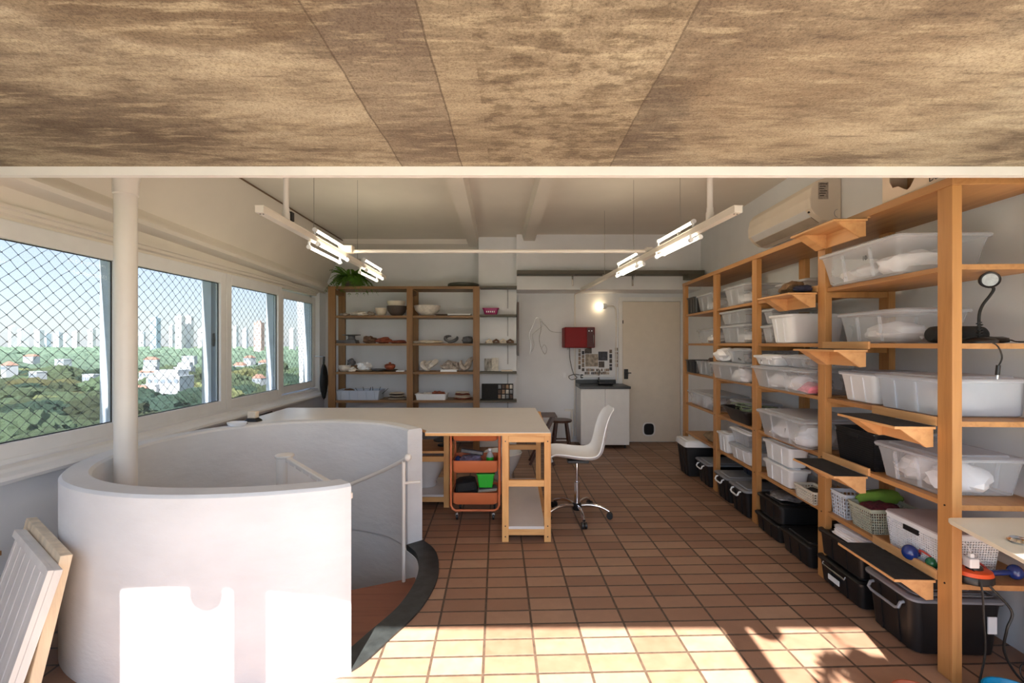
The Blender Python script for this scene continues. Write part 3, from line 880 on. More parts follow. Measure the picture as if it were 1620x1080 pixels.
o.location = S(.035, .145, .436); tag(o, 'red rubber ring around the small green ball', 'ring')
o = MB().tube(catmull([S(.05, .22, .462), S(.02, .19, .50), S(.06, .13, .475), S(.10, .10, .49), S(.15, .11, .50), S(.2, .09, .49), S(.21, .05, .46), S(.15, .03, .49), S(.11, .05, .475)], 8), .0045, 7).build('red_rope', m_redcord, None, smooth=True)
tag(o, 'tangled red cord lying across the low shelf behind the near post', 'cord')
t = thing('cable_reel', 'orange and black flat oval tool at the end of the low shelf', 'tool', S(.125, .035, .436), ROT)
ov = lambda k, z: [(.075 * k * math.cos(a), .055 * k * math.sin(a), z) for a in [2 * PI * i / 28 for i in range(28)]]
MB().loft([ov(.95, 0), ov(1, .005), ov(1, .03), ov(.95, .034)]).build('base', m_black, t, smooth=True)
MB().loft([ov(.97, .034), ov(.9, .05), ov(.6, .056)]).build('cover', M('orange_rubber', (222, 84, 30), .5, var=.05), t, smooth=True)
MB().loft([ov(.45, .056), ov(.4, .066)]).build('grip', m_black, t, smooth=True)
t = thing('charger', 'white square plug charger standing on the orange and black tool', 'charger', S(.105, .03, .502), ROT)
MB().box(-.02, .022, -.02, .02, 0, .042).build('body', m_whitepl, t, bevel=.004)
MB().box(-.008, .01, -.009, .009, .042, .062).build('connector', m_whitepl, t, bevel=.003)
MB().tube(catmull([(0, 0, .062), (-.002, .01, .085), (-.02, .03, .10), (-.06, .05, .095)], 6), .002, 6).build('cord', m_whitepl, t, smooth=True)

# desk lamp
t = thing('desk_lamp', 'black gooseneck desk lamp with a small round head on the eye-height shelf', 'lamp', S(.18, .07, 1.501), ROT)
MB().lathe([(.001, 0), (.062, 0), (.062, .012), (.05, .022), (.02, .028), (.001, .028)], (0, 0, 0), 28).build('base', m_black, t, smooth=True)
neck = catmull([(0, 0, .02), (-.002, 0, .12), (.012, 0, .17), (.04, -.005, .215), (.052, -.01, .245), (.035, -.012, .262)], 8)
MB().tube(neck, .006, 10).build('gooseneck', m_blackmatte, t, smooth=True)
MB().tube([(0 + .011 * math.cos(k * 1.3), .011 * math.sin(k * 1.3), .03 + .0028 * k) for k in range(24)], .0025, 6).build('wound_cord', m_cable, t, smooth=True)
hd = MB().lathe([(.001, -.03), (.02, -.028), (.034, -.01), (.037, .012), (.035, .015), (.029, .010), (.001, .008)], (0, 0, 0), 26)
R = Vector((-.45, -1, -.12)).to_track_quat('Z', 'Y').to_matrix()
shift(hd, (.022, -.02, .285), R); head = hd.build('lamp_head', m_black, t, smooth=True)
rf = MB().lathe([(.001, .011), (.028, .0115), (.001, .0125)], (0, 0, 0), 22); shift(rf, (.022, -.02, .285), R); rf.build('lens', M('lamp_lens', (150, 156, 160), .3, var=.2, scale=60), head, smooth=True)
MB().tube(catmull([(-.02, -.01, .03), (-.055, .0, .022), (-.09, 0, .016), (-.12, -.02, .01)], 6), .004, 6).build('cord', m_cable, t, smooth=True)
o = MB().tube(catmull([S(.10, .06, 1.51), S(.14, .0, 1.51), S(.17, -.02, 1.49), S(.19, -.02, 1.44), S(.175, -.02, 1.40)], 8), .003, 7).build('audio_cable', m_cable, None, smooth=True)
tag(o, 'black cable with a metal plug dangling off the eye-height shelf below the lamp', 'cable')
q = MB().tube([(S(.175, -.02, 1.405)), (S(.172, -.02, 1.375)), (S(.171, -.02, 1.362))], .008, 10).build('plug_grip', m_black, o, smooth=True)
q = MB().tube([(S(.171, -.02, 1.362)), (S(.170, -.02, 1.345))], .0035, 8).build('plug_tip', m_chrome, o, smooth=True)
o = MB().tube(catmull([S(.22, .06, 1.51), S(.27, .03, 1.515), S(.32, .05, 1.508), S(.38, .04, 1.506), S(.40, .12, 1.506)], 6), .003, 6).build('power_cable', m_cable, None, smooth=True)
tag(o, 'thin black cord trailing right from the lamp base along the shelf', 'cable')
o = lump_mesh(.07, .04, .018, .3, 2, 17, 2).build('black_adapter', m_black, None, smooth=True); o.location = S(.27, .10, 1.501); tag(o, 'flat black power brick beside the lamp base', 'adapter')

# --- second bay
contents('crumpled brown patterned cloth lying on the bracket tray', 1.13, -.07, 1.838, .075, .10, .045, 22, M('brown_patterned_cloth', (112, 84, 58), .9, var=.6, scale=22, bump=.8, bscale=40), None, 'cloth')
contents('dark blue-grey cloth at the near end of the bracket tray', 1.02, -.06, 1.838, .06, .05, .025, 23, M('dark_blue_cloth', (44, 44, 66), .9, var=.4, scale=22, bump=.6), None, 'cloth')
box_bin('storage_box', 'clear flat box on the high shelf behind the brown cloth', 'box', 1.30, 1.75, 1.85, .13, .12, .43, C, CL, G)
box_bin('storage_bin', 'bright milky-white lidless bin at eye height left of the second post', 'box', 1.25, 1.56, 1.50, .215, -.03, .40, W, W, G, r=.05, lh=.012)
box_bin('storage_box', 'clear box at eye height behind the third post, lower of two', 'box', 1.585, 1.775, 1.50, .15, .02, .43, C, CL, G, r=.02)
box_bin('storage_box', 'clear box at eye height behind the third post, upper of two', 'box', 1.585, 1.775, 1.652, .13, .03, .43, C, CL, G, r=.02)
box_bin('storage_box', 'long clear box with pink contents at chest height, bridging the third post', 'box', 1.0, 1.72, 1.155, .172, -.085, .38, C, CL, G)
contents('white bag inside the long clear box, near the third post', 1.52, .1, 1.158, .12, .11, .065, 31)
contents('white bag inside the long clear box, in its middle', 1.26, .1, 1.158, .13, .10, .065, 32)
contents('pink bag inside the long clear box, at its near end', 1.09, .04, 1.158, .08, .06, .04, 33, M('pink_bag', (214, 120, 136), .6, var=.25, scale=20))
a = box_bin('storage_box', 'small white box with a clasp stacked on the long clear box', 'box', 1.36, 1.70, 1.33, .082, -.075, .2, W, W, G, lh=.014)
MB().box(-.135, -.128, -.12, -.05, .045, .075).build('latch', m_whitepl, a, bevel=.003)
text('24', .022, m_text, a, (-.137, .02, .035), (PI / 2, 0, -PI / 2), 'marker_number')
box_bin('storage_box', 'shallow clear box beside the small white box with a clasp', 'box', .97, 1.345, 1.33, .09, -.04, .3, C, CL, G)
a = box_bin('storage_box', 'big clear lidded box with a black mark at knee height, jutting out', 'box', .99, 1.63, .785, .205, -.085, .42, C, CL, G)
text('?', .04, m_text, a, (-.241, -.10, .10), (PI / 2, 0, -PI / 2), 'marker_number')
contents('white bundle inside the big marked box, its near half', 1.16, .1, .788, .15, .12, .075, 41)
contents('white bundle inside the big marked box, its far half', 1.45, .1, .788, .14, .12, .07, 42)
box_bin('storage_box', 'lower of two stacked white boxes on the low shelf', 'box', 1.28, 1.69, .435, .15, -.005, .16, W, W, G, lh=.014)
box_bin('storage_box', 'upper of two stacked white boxes on the low shelf', 'box', 1.28, 1.69, .587, .155, -.005, .16, W, W, G, lh=.014)
box_bin('storage_box', 'clear box behind the two stacked white boxes', 'box', 1.33, 1.76, .435, .26, .18, .42, C, CL, G)
basket('small beige perforated basket left of the second post on the low shelf', .985, 1.21, .435, .085, -.01, .12, M('beige_plastic', (206, 200, 186), .5, var=.03), 6, 10, 4, .85, .008)
contents('black odds and ends inside the small beige basket', 1.09, .055, .44, .045, .08, .04, 43, m_blackmatte, None, 'cloth')
# --- third bay
box_bin('storage_box', 'clear lidded box on the high shelf between the third and fourth posts', 'box', 2.03, 2.50, 1.85, .19, .01, .41, C, CL, G)
contents('pale bundle inside the high clear box between the third and fourth posts', 2.25, .2, 1.853, .13, .15, .06, 51)
box_bin('storage_box', 'lower of two stacked clear boxes at eye height in the third bay', 'box', 1.99, 2.55, 1.50, .175, .0, .41, C, CL, G)
box_bin('storage_box', 'upper of two stacked clear boxes at eye height in the third bay', 'box', 1.97, 2.57, 1.677, .135, .0, .41, C, CL, G)
contents('pale bundle inside the lower clear box at eye height, third bay', 2.25, .2, 1.503, .13, .18, .06, 52)
box_bin('storage_box', 'long clear box at chest height jutting out beside the fourth post', 'box', 1.89, 2.605, 1.155, .165, -.085, .36, C, CL, G)
contents('round white bundle inside the long clear box bridging the fourth post', 2.08, .05, 1.158, .1, .12, .065, 53)
box_bin('storage_box', 'clear box holding grey things stacked at chest height in the third bay', 'box', 1.90, 2.28, 1.322, .135, -.05, .36, C, CL, G)
contents('dark grey bundle inside the stacked clear box in the third bay', 2.05, .1, 1.325, .12, .13, .05, 54, M('grey_bundle', (98, 98, 100), .8, var=.4, scale=12))
contents('crumpled white bag stacked at chest height beside the fourth post', 2.47, .02, 1.322, .09, .13, .075, 55)
box_bin('storage_box', 'flat clear lidded box behind the black tub at knee height', 'box', 2.16, 2.61, .785, .165, .12, .43, C, CL, G)
a = box_bin('storage_tub', 'black open tub holding green-grey cord at knee height', 'tub', 1.875, 2.38, .785, .13, -.06, .38, m_black, None, taper=.75, ribs=False, thick=True)
cp = []
rg = random.Random(5)
for k in range(60): cp.append(S(.12 + .13 * math.cos(k * .9 + rg.uniform(-.4, .4)), 2.1 + .16 * math.sin(k * .77 + rg.uniform(-.4, .4)), .87 + .0012 * k + rg.uniform(-.012, .012)))
o = MB().tube(catmull(cp, 5), .0055, 6).build('tangled_cord', m_rope, None, smooth=True); tag(o, 'tangle of green-grey cord piled in the black open tub', 'cord')
box_bin('storage_box', 'small white-rimmed box beside the fourth post on the low shelf', 'box', 2.37, 2.61, .435, .195, -.01, .35, W, W, G, lh=.014, taper=.92)
box_bin('storage_box', 'lower of two clear boxes side by side with the white-rimmed box', 'box', 1.90, 2.33, .435, .145, -.01, .34, W, CL, G)
box_bin('storage_box', 'upper clear box stacked on the low shelf of the third bay', 'box', 1.92, 2.33, .583, .14, -.0, .34, m_clear, W, G)
# --- far bay
box_bin('file_box', 'black upright file box in the top far corner of the shelves', 'box', 3.26, 3.55, 1.85, .19, .0, .30, m_black, None, taper=.97, thick=True, ribs=True)
box_bin('storage_box', 'clear box with a warm glint on the high far shelf', 'box', 2.73, 3.22, 1.85, .19, .0, .40, C, CL, G)
contents('pale bundle inside the clear box on the high far shelf', 3.0, .2, 1.853, .13, .16, .06, 61)
box_bin('storage_box', 'clear box at eye height in the farthest bay', 'box', 2.74, 3.38, 1.50, .165, .06, .41, C, CL, G)
contents('pale bundle inside the eye-height box in the farthest bay', 3.0, .2, 1.503, .13, .18, .06, 62)
box_bin('storage_tub', 'black box at chest height in the farthest bay', 'box', 3.19, 3.55, 1.155, .15, -.02, .30, m_black, None, taper=.95, thick=True)
box_bin('storage_box', 'clear open box of odds and ends at chest height in the farthest bay', 'box', 2.72, 3.17, 1.155, .155, -.03, .34, C, None, G)
contents('dark wiry odds and ends heaped in the open box in the farthest bay', 2.95, .14, 1.27, .10, .16, .04, 63, M('dark_odds', (84, 72, 72), .8, var=.6, scale=30, bump=.8), None, 'clutter')
box_bin('storage_box', 'long clear lidded box of white paper at knee height in the farthest bay', 'box', 2.74, 3.52, .785, .165, .0, .40, C, CL, G)
contents('white paper bundle inside the long box in the farthest bay', 3.2, .18, .788, .13, .22, .065, 64)
o = lump_mesh(.12, .17, .055, .25, 1.5, 65, 3).build('cloth_pouch', M('brown_beige_cloth', (138, 116, 90), .9, var=.35, scale=12, bump=.4), None, smooth=True); o.location = S(.16, 3.0, .436)
tag(o, 'brown and beige soft pouch on the lowest far shelf', 'pouch')

# --- bins on the floor under the shelves
FG = 'black bins on the floor under the shelves'
t = box_bin('storage_bin', 'big black bin with a blue-grey ribbed lid nearest the camera', 'bin', .155, .50, 0, .285, -.045, .40, m_black, m_greylid, FG, taper=.9, r=.045)
for q in (.55, .7, .85): MB().loft([rr(.22 * q, .17 * q, .03, .2855), rr(.22 * q, .17 * q, .03, .289), rr(.22 * q - .004, .17 * q - .004, .03, .289), rr(.22 * q - .004, .17 * q - .004, .03, .2855)], cap=False).build('lid_ridge', m_greylid, t)
handle(t, -.10, .10, -.212, .215, m_greylid)
MB().box(.13, .17, -.163, -.158, .12, .20).build('side_label', m_whitepl, t)
t = box_bin('storage_bin', 'black crate with a small white label on the floor by the second post', 'bin', .525, .93, 0, .165, -.035, .38, m_black, m_black, FG, taper=.93)
MB().box(-.203, -.199, -.02, .08, .05, .08).build('paper_label', m_whitepl, t)
MB().tube([(-.215, -.1, .145), (-.222, -.1, .13), (-.222, .1, .13), (-.215, .1, .145)], .006, 8).build('handle', m_metal, t, smooth=True)
box_bin('storage_bin', 'black lidded crate stacked on the crate with the white label', 'bin', .535, .93, .166, .165, -.03, .38, m_black, m_black, FG, taper=.95)
for k in range(6):
    o = MB().loft([[(x * 1.0, y, z) for x, y, z in rr(.085 - .004 * k, .12 - .003 * k, .02, 0)], rr(.087 - .004 * k, .122, .02, .006), rr(.08, .118, .02, .009)]).build('folded_sheet', m_cloth_w, None, smooth=True)
    o.location = S(.08 + .006 * (k % 3), .70 - .008 * (k % 2), .333 + .0097 * k); o.rotation_euler = (0, 0, ROT + .07 * (k % 3))
    tag(o, ['lowest', 'second lowest', 'third lowest', 'third highest', 'second highest', 'topmost'][k] + ' white folded plastic sheet in the pile on the upper black crate', 'sheet', 'folded white sheets on the black crate')
o = lump_mesh(.07, .06, .045, .1, 1, 5, 3).build('blue_bag', M('light_blue_plastic', (96, 140, 176), .4, var=.08), None, smooth=True); o.location = S(.16, .875, .333); tag(o, 'light blue rounded bag behind the folded white sheets', 'bag')
box_bin('storage_bin', 'low black lidded crate on the floor left of the second post', 'bin', 1.00, 1.36, 0, .165, -.045, .38, m_black, m_black, FG, taper=.92)
box_bin('storage_bin', 'lower black crate of the stack on the floor by the third post', 'bin', 1.39, 1.76, 0, .14, -.035, .38, m_black, m_black, FG, taper=.95)
box_bin('storage_bin', 'upper black crate of the stack by the third post, under clear film', 'bin', 1.38, 1.75, .141, .15, -.02, .38, m_black, m_black, FG, taper=.97)
contents('crumpled clear plastic film on the stack of black crates', 1.56, .16, .293, .15, .14, .02, 71, M('grey_film', (120, 118, 120), .25, var=.5, scale=20, bump=.7, bscale=30), None, 'film')
t = box_bin('storage_bin', 'black bin with a grey lid and white handle right of the third bay', 'bin', 1.875, 2.215, 0, .245, -.055, .38, m_black, m_greylid, FG, taper=.88)
handle(t, -.07, .07, -.21, .19, m_whitepl)
t = box_bin('storage_bin', 'black bin with a grey lid and white handle by the fourth post', 'bin', 2.235, 2.56, 0, .245, -.055, .38, m_black, m_greylid, FG, taper=.88)
handle(t, -.07, .07, -.21, .19, m_whitepl)
box_bin('storage_bin', 'dark blue box standing on the two grey-lidded bins', 'bin', 2.1, 2.5, .247, .10, .17, .40, M('dark_blue_plastic', (30, 40, 62), .4), None, None, thick=True)
t = box_bin('storage_bin', 'black bin with a grey lid and white handle in the farthest bay', 'bin', 2.71, 3.07, 0, .25, -.06, .37, m_black, m_greylid, FG, taper=.88)
handle(t, -.07, .07, -.21, .19, m_whitepl)
box_bin('storage_bin', 'tall black bin with a white lid jutting out at the far end', 'bin', 3.10, 3.46, 0, .40, -.155, .37, m_black, m_whitepl, FG, taper=.86, lh=.06)
# ------------------------------------------------------------------ wooden rack and slate shelves on the back wall
RX = [(-2.575, -2.475), (-1.475, -1.39), (-.545, -.455)]
rk = thing('bookshelf', 'brown wooden rack of ceramics standing against the back wall by the windows', 'shelves', (0, 6.43, 0))
for x0, x1 in RX:
    MB().box(x0, x1, 0, .04, 0, 2.30).build('post', m_rack, rk, bevel=.002)
    MB().box(x0 + (.0 if x0 < -2 else 0), x1, .38, .42, 0, 2.30).build('post', m_rack, rk, bevel=.002)
RZ = [.70, 1.10, 1.50, 1.89]
for z in RZ + [.30]:
    for k in range(2):
        MB().box(RX[k][1] - (.0), RX[k + 1][0], .01, .41, z - .032, z).build('shelf_board', m_rack_x, rk, bevel=.001)
for k in range(2):
    MB().box(RX[k][1], RX[k + 1][0], .0, .42, 2.262, 2.30).build('top_board', m_rack_x, rk, bevel=.001)
for x0, x1 in RX:
    MB().box(x0 + .02, x1 - .02, .04, .38, 2.20, 2.26).build('bearer', m_rack, rk)
SL = [.70, 1.10, 1.50, 1.905, 2.305]
for i, z in enumerate(SL):
    t = thing('slate_shelf', ['lowest', 'second lowest', 'middle', 'second highest', 'highest'][i] + ' of the narrow grey shelves on the wall column', 'shelf', (-.205, 6.66, z))
    MB().box(-.25, .272, -.23, 0, -.026, 0).build('board', m_slate, t, bevel=.002)
    MB().box(.135, .152, -.012, -.001, -.30, -.028).build('wall_rail', M('rail_grey', (170, 172, 176), .5), t)
    MB().prism_axis([(-.18, -.0265), (-.001, -.0265), (-.001, -.07)], .140, .147, 'x').build('bracket', m_metal, t)
lg = thing('slate_ledge', 'long dark grey shelf on brackets high on the back bulkhead', 'shelf', (.064, 6.5, 2.45))
MB().box(.003, 2.57, -.22, 0, 0, .05).build('board', m_slate, lg, bevel=.003)
MB().box(2.35, 2.57, -.22, -.01, -.06, -.001).build('end_support', m_slate, lg)
for x in (.79, 1.64):
    MB().box(x - .012, x + .012, -.012, -.001, -.14, -.001).prism_axis([(-.16, -.001), (-.012, -.001), (-.012, -.05)], x - .004, x + .004, 'x').build('bracket', m_metal, lg)
o = MB().box(.075, .10, 6.67, 6.98, 1.32, 2.10).build('wooden_panel', m_darkwood); tag(o, 'thin dark board fixed to the side of the wall column', 'board')

YR = 6.62
def px(x, y=YR): return (x - 810) * y / 727
def place(mb, name, mat, x, z, label, cat, y=YR, rz=0, group=None, smooth=True, rot=None):
    o = mb.build(name, mat, None, smooth=smooth); o.location = (px(x, y), y, z + .001); o.rotation_euler = rot or (0, 0, rz)
    return tag(o, label, cat, group)
def bowlm(R, H, foot=.5, th=.006, n=28):
    pr = [(.001, 0), (R * foot, 0), (R * (foot + .22), H * .18), (R * .9, H * .55), (R, H), (R - th, H), (R * .9 - th, H * .56), (R * (foot + .2) - th, H * .22), (.001, H * .12)]
    return MB().lathe(pr, (0, 0, 0), n)
m_cream = M('cream_ceramic', (226, 214, 196), .6, var=.08, scale=14)
m_darkcer = M('dark_ceramic', (88, 76, 70), .6, var=.15, scale=12)
m_shell = M('shell_ceramic', (222, 216, 208), .6, var=.25, scale=16, bump=.3, bscale=24)
m_shelld = M('striped_ceramic', (176, 164, 154), .6, var=.6, scale=18, bump=.3, bscale=24)
m_greycer = M('grey_ceramic', (98, 98, 102), .7, var=.2, scale=12, bump=.3)
m_terra = M('terracotta', (166, 88, 60), .7, var=.15, scale=12, bump=.2)
m_browncl = M('brown_clay', (112, 86, 70), .8, var=.4, scale=22, bump=.6)
m_redcl = M('red_brown_clay', (140, 74, 54), .8, var=.35, scale=22, bump=.5)
def lump(rx, ry, rz, seed, amp=.35, freq=1.8): return lump_mesh(rx, ry, rz, amp, freq, seed, 3)
def twist(R, n, seed, H, r):
    """a crumpled ribbon curl"""
    rg = random.Random(seed); mb = MB(); 
    for k in range(n):
        a0 = rg.uniform(0, 6); pts = []
        for i in range(9):
            a = a0 + i * .45
            pts.append((R * .55 * math.cos(a) + (k - n / 2) * R * .3, R * .5 * math.sin(a * 1.1), H * .5 + H * .42 * math.sin(a * .9 + k)))
        mb.tube(catmull(pts, 3), r, 6, [r * (.5 + .8 * math.sin(PI * i / (8 * 3))) for i in range(8 * 3 + 1)])
    z0 = min(v[2] for v in mb.v); return shift(mb, (0, 0, -z0))
Z1, Z2, Z3, Z4 = 1.89, 1.50, 1.10, .70
place(lump(.075, .07, .028, 1), 'shell_dish', m_shelld, 546, Z1, 'small dark-edged wavy dish at the left end of the top ceramics shelf', 'dish')
place(lump(.12, .09, .036, 2, .45), 'shell_dish', m_shell, 568, Z1, 'pale wavy dish second from the left on the top ceramics shelf', 'dish', y=6.58)
place(lump(.06, .06, .038, 3, .5), 'shell_dish', m_shelld, 586, Z1, 'small brown shell dish left of the cream cup on the top shelf', 'dish', y=6.66)
place(bowlm(.088, .115, .5), 'cup', m_cream, 603, Z1, 'cream round cup left of the big dark bowl', 'cup')
place(bowlm(.145, .145, .42), 'bowl', m_darkcer, 628, Z1, 'big dark brown bowl holding a paler bowl, on the top shelf', 'bowl', y=6.63)
place(bowlm(.13, .13, .45), 'bowl', m_cream, 627, Z1 + .085, 'pale cream bowl nested in the big dark bowl', 'bowl', y=6.63)
place(bowlm(.19, .15, .4), 'bowl', m_shell, 676, Z1, 'wide speckled cream bowl right of the middle post on the top shelf', 'bowl', y=6.63)
place(bowlm(.10, .022, .6), 'dish', m_darkcer, 699, Z1, 'flat dark brown dish in front of the wide cream bowl', 'dish', y=6.56)
place(MB().box(-.17, .17, -.1, .1, 0, .012).box(-.17, .17, -.1, -.094, 0, .028).box(-.17, .17, .094, .1, 0, .028).box(.164, .17, -.1, .1, 0, .035), 'tray', m_whitepl, 727, Z1, 'flat white tray at the right end of the top ceramics shelf', 'tray', smooth=False)
# second row
for k, (w, h) in enumerate(((.15, .022), (.14, .022))):
    place(MB().box(-w, w, -.09, .09, 0, h), 'slab', m_greycer, 549, Z2 + .023 * k, ['bottom', 'upper'][k] + ' flat grey slab under the grey pedestal dish', 'slab', smooth=False)
place(MB().lathe([(.001, 0), (.07, 0), (.05, .02), (.05, .06), (.13, .07), (.13, .078), (.001, .078)], (0, 0, 0), 24), 'pedestal_dish', m_greycer, 556, Z2 + .047, 'grey pedestal dish standing on the grey slabs', 'dish')
place(lump(.10, .08, .055, 8, .5), 'clay_lump', m_browncl, 586, Z2, 'dark brown rough clay piece left on the second shelf', 'clay piece')
place(lump(.10, .08, .045, 9, .5), 'clay_lump', m_redcl, 606, Z2, 'red-brown rough clay piece beside the dark brown one', 'clay piece', y=6.56)
place(lump(.125, .08, .026, 10, .3), 'clay_slab', m_redcl, 630, Z2, 'flat red-brown clay slab left of the middle post', 'clay piece')
place(lump(.22, .1, .026, 11, .35), 'wavy_slab', m_cream, 678, Z2, 'long low cream wavy slab right of the middle post', 'slab')
place(twist(.12, 2, 3, .10, .02), 'curled_shard', m_greycer, 716, Z2, 'dark curled ceramic shards on the second shelf', 'shard')
place(lump(.085, .07, .06, 12, .35), 'grey_vessel', m_greycer, 740, Z2, 'dark grey lumpy vessel against the right post on the second shelf', 'vessel')
# third row
place(bowlm(.09, .085, .5), 'bowl', m_shell, 545, Z3, 'cream bowl at the left end of the third shelf', 'bowl', y=6.57)
place(lump(.055, .05, .055, 13, .5, 2.5), 'clay_rose', m_greycer, 556, Z3 + .075, 'dark grey clay rose rising behind the cream bowl', 'clay piece', y=6.72)
place(MB().box(-.07, .07, -.07, .07, 0, .074), 'block', m_rack, 556, Z3, 'small wooden block under the grey clay rose', 'block', y=6.74, smooth=False)
place(lump(.06, .05, .035, 14, .5), 'shell_piece', m_shell, 557, Z3, 'small white shell pieces in front of the grey clay rose', 'clay piece', y=6.53)
place(bowlm(.15, .022, .5), 'dish', m_cream, 579, Z3, 'shallow cream dish under the big white shell', 'dish')
place(lump(.10, .09, .06, 15, .5, 2.4), 'white_shell', m_whitepl, 578, Z3 + .02, 'big white shell form on the shallow cream dish', 'clay piece')
place(bowlm(.10, .035, .5), 'dish', m_greycer, 598, Z3, 'grey dish between the white shell and the terracotta pot', 'dish', y=6.60)
place(bowlm(.12, .02, .5), 'dish', m_darkcer, 617, Z3, 'brown dish under the terracotta pot', 'dish', y=6.72)
place(MB().lathe([(.001, 0), (.05, 0), (.075, .03), (.075, .06), (.08, .064), (.05, .08), (.015, .085), (.02, .10), (.001, .105)], (0, 0, 0), 24), 'lidded_pot', m_terra, 617, Z3 + .02, 'small terracotta lidded pot on the third shelf', 'pot', y=6.72)
place(MB().box(-.06, .06, -.04, .04, 0, .014), 'tile', m_whitepl, 634, Z3, 'small white tile left of the middle post on the third shelf', 'tile', y=6.54, smooth=False)
place(twist(.11, 3, 7, .14, .03), 'curled_shell', m_shell, 681, Z3, 'white curled shell sculpture left on the third shelf, right half', 'sculpture')
place(lump(.13, .09, .075, 17, .55, 2.4), 'folded_shell', m_shelld, 713, Z3, 'brown and white folded shell sculpture in the middle of the third shelf', 'sculpture', y=6.70)
place(MB().box(-.115, .115, -.03, .03, 0, .03), 'tile', m_whitepl, 710, Z3, 'long white tile in front of the folded shell sculpture', 'tile', y=6.50, smooth=False)
place(twist(.09, 3, 11, .17, .028), 'curled_shell', m_shelld, 739, Z3, 'striped curled shell sculpture against the right post', 'sculpture')
# fourth row
def opentub(name, label, x, y, z, hx, hy, h, mat, rm):
    t = thing(name, label, 'tub', (px(x, y), y, z + .001))
    MB().loft([rr(hx * .94, hy * .94, .02, 0), rr(hx, hy, .02, h), rr(hx + .008, hy + .008, .02, h), rr(hx + .008, hy + .008, .02, h - .008), rr(hx + .001, hy + .001, .02, h - .008)], cap=False).add(rr(hx * .94, hy * .94, .02, 0), [tuple(range(20))]).loft([rr(hx - .004, hy - .004, .02, h), rr(hx * .94 - .004, hy * .94 - .004, .02, .005)], cap=False).build('body', mat, t, smooth=True)
    rb = MB()
    for k in range(-2, 3): rb.box(k * hx * .38 - .004, k * hx * .38 + .004, -hy - .006, -hy, .004, h - .01)
    rb.build('rib', mat, t); return t
opentub('storage_tub', 'pale blue plastic tub of tools on the lowest visible ceramics shelf', 571, 6.62, Z4, .31, .15, .135, M('pale_blue_plastic', (186, 198, 216), .4, var=.03), None)
for k in range(6):
    o = MB().tube([(0, 0, 0), (.02 * (k - 2), .01, .1)], .004, 6).build('modelling_tool', m_dark, None); o.location = (px(570 + 7 * k), 6.6, Z4 + .075); o.rotation_euler = (0, .3 * (k % 3 - 1), 0)
    tag(o, 'dark modelling tool sticking up from the pale blue tub, %s from the left' % ORD[k], 'tool', 'modelling tools in the pale blue tub')
place(lump(.09, .06, .05, 19, .4), 'clay_lump', m_browncl, 552, Z4 + .06, 'brown clay lump showing above the left of the pale blue tub', 'clay piece')
for k in range(5):
    place(lump(.13 - .008 * k, .1, .010, 20 + k, .3), 'stacked_plate', [m_cream, m_darkcer][k % 2], 628, Z4 + .020 * k, ORD[k] + ' flat plate from the bottom of the stack beside the pale blue tub', 'plate', group='irregular plates stacked beside the pale blue tub')
opentub('storage_tub', 'shallow white tub of dark red shards on the ceramics rack', 684, 6.60, Z4, .22, .13, .085, m_whitepl, None)
place(lump(.10, .07, .035, 31, .6, 3), 'clay_shard', m_redcl, 694, Z4 + .05, 'dark red shards heaped in the shallow white tub', 'shard', y=6.6)
place(lump(.10, .07, .03, 32, .6, 3), 'clay_shard', m_shell, 674, Z4 + .045, 'pale shards heaped in the shallow white tub', 'shard', y=6.6)
for k in range(5):
    place(lump(.13 - .007 * k, .1, .011, 40 + k, .3), 'stacked_plate', [m_redcl, m_cream, m_cream][k % 3], 732, Z4 + .021 * k, ORD[k] + ' flat dish from the bottom of the pile against the right post', 'plate', group='irregular dishes piled by the right post')
# on the slate shelves
YS = 6.55
t = thing('small_basket', 'small magenta plastic basket on the second highest grey shelf', 'basket', (px(776.5, YS), YS, 1.906))
m_mag = M('magenta_plastic', (148, 18, 92), .4, var=.05)
MB().loft([rr(.085, .06, .02, 0), rr(.112, .08, .02, .095), rr(.118, .086, .02, .095), rr(.118, .086, .02, .082)], cap=False).add(rr(.085, .06, .02, 0), [tuple(range(20))]).build('body', m_mag, t, smooth=True)
for k in range(5): MB().box(-.06 + .026 * k, -.048 + .026 * k, -.083, -.068, .03, .05, Matrix.Rotation(.2, 3, 'X')).build('hole', m_mag if k < 0 else m_whitepl, t)
for k in range(4):
    place(MB().box(-.05, .05, -.03, .03, 0, .018).tube([(-.05, 0, .02), (0, .0, .05), (.05, 0, .02)], .016, 8), 'ceramic_curl', [m_cream, m_browncl][k % 2], 774 + 11 * k, 1.501, 'cream and brown curled strip, %s from the left on the middle grey shelf' % ORD[k], 'ceramic piece', y=YS, rz=.4, group='curled strips on the middle grey shelf', smooth=False)
m_zebra = M('zebra_pattern', (150, 146, 138), .6, var=.8, scale=30, stretch=(1, 1, .4))
place(MB().box(-.05, .05, -.008, .008, 0, .18), 'patterned_tile', m_zebra, 772, 1.101, 'black and white leaf-patterned tile leaning on the second lowest grey shelf', 'tile', y=6.60, smooth=False)
place(MB().box(-.05, .05, -.006, .006, 0, .19), 'patterned_tile', M('pale_print', (212, 206, 194), .6, var=.25, scale=30), 783, 1.101, 'pale speckled tile next to the leaf-patterned one', 'tile', y=6.62, smooth=False)
place(MB().box(-.09, .07, -.04, .04, 0, .02), 'tile', m_cream, 803, 1.101, 'low pale tile at the right of the second lowest grey shelf', 'tile', y=6.55, smooth=False)
t = thing('photo_board', 'dark panel with small printed photographs on the lowest grey shelf', 'picture', (px(787, YS), YS, .701))
MB().box(-.225, .225, -.006, .006, 0, .225).build('panel', m_blackmatte, t)
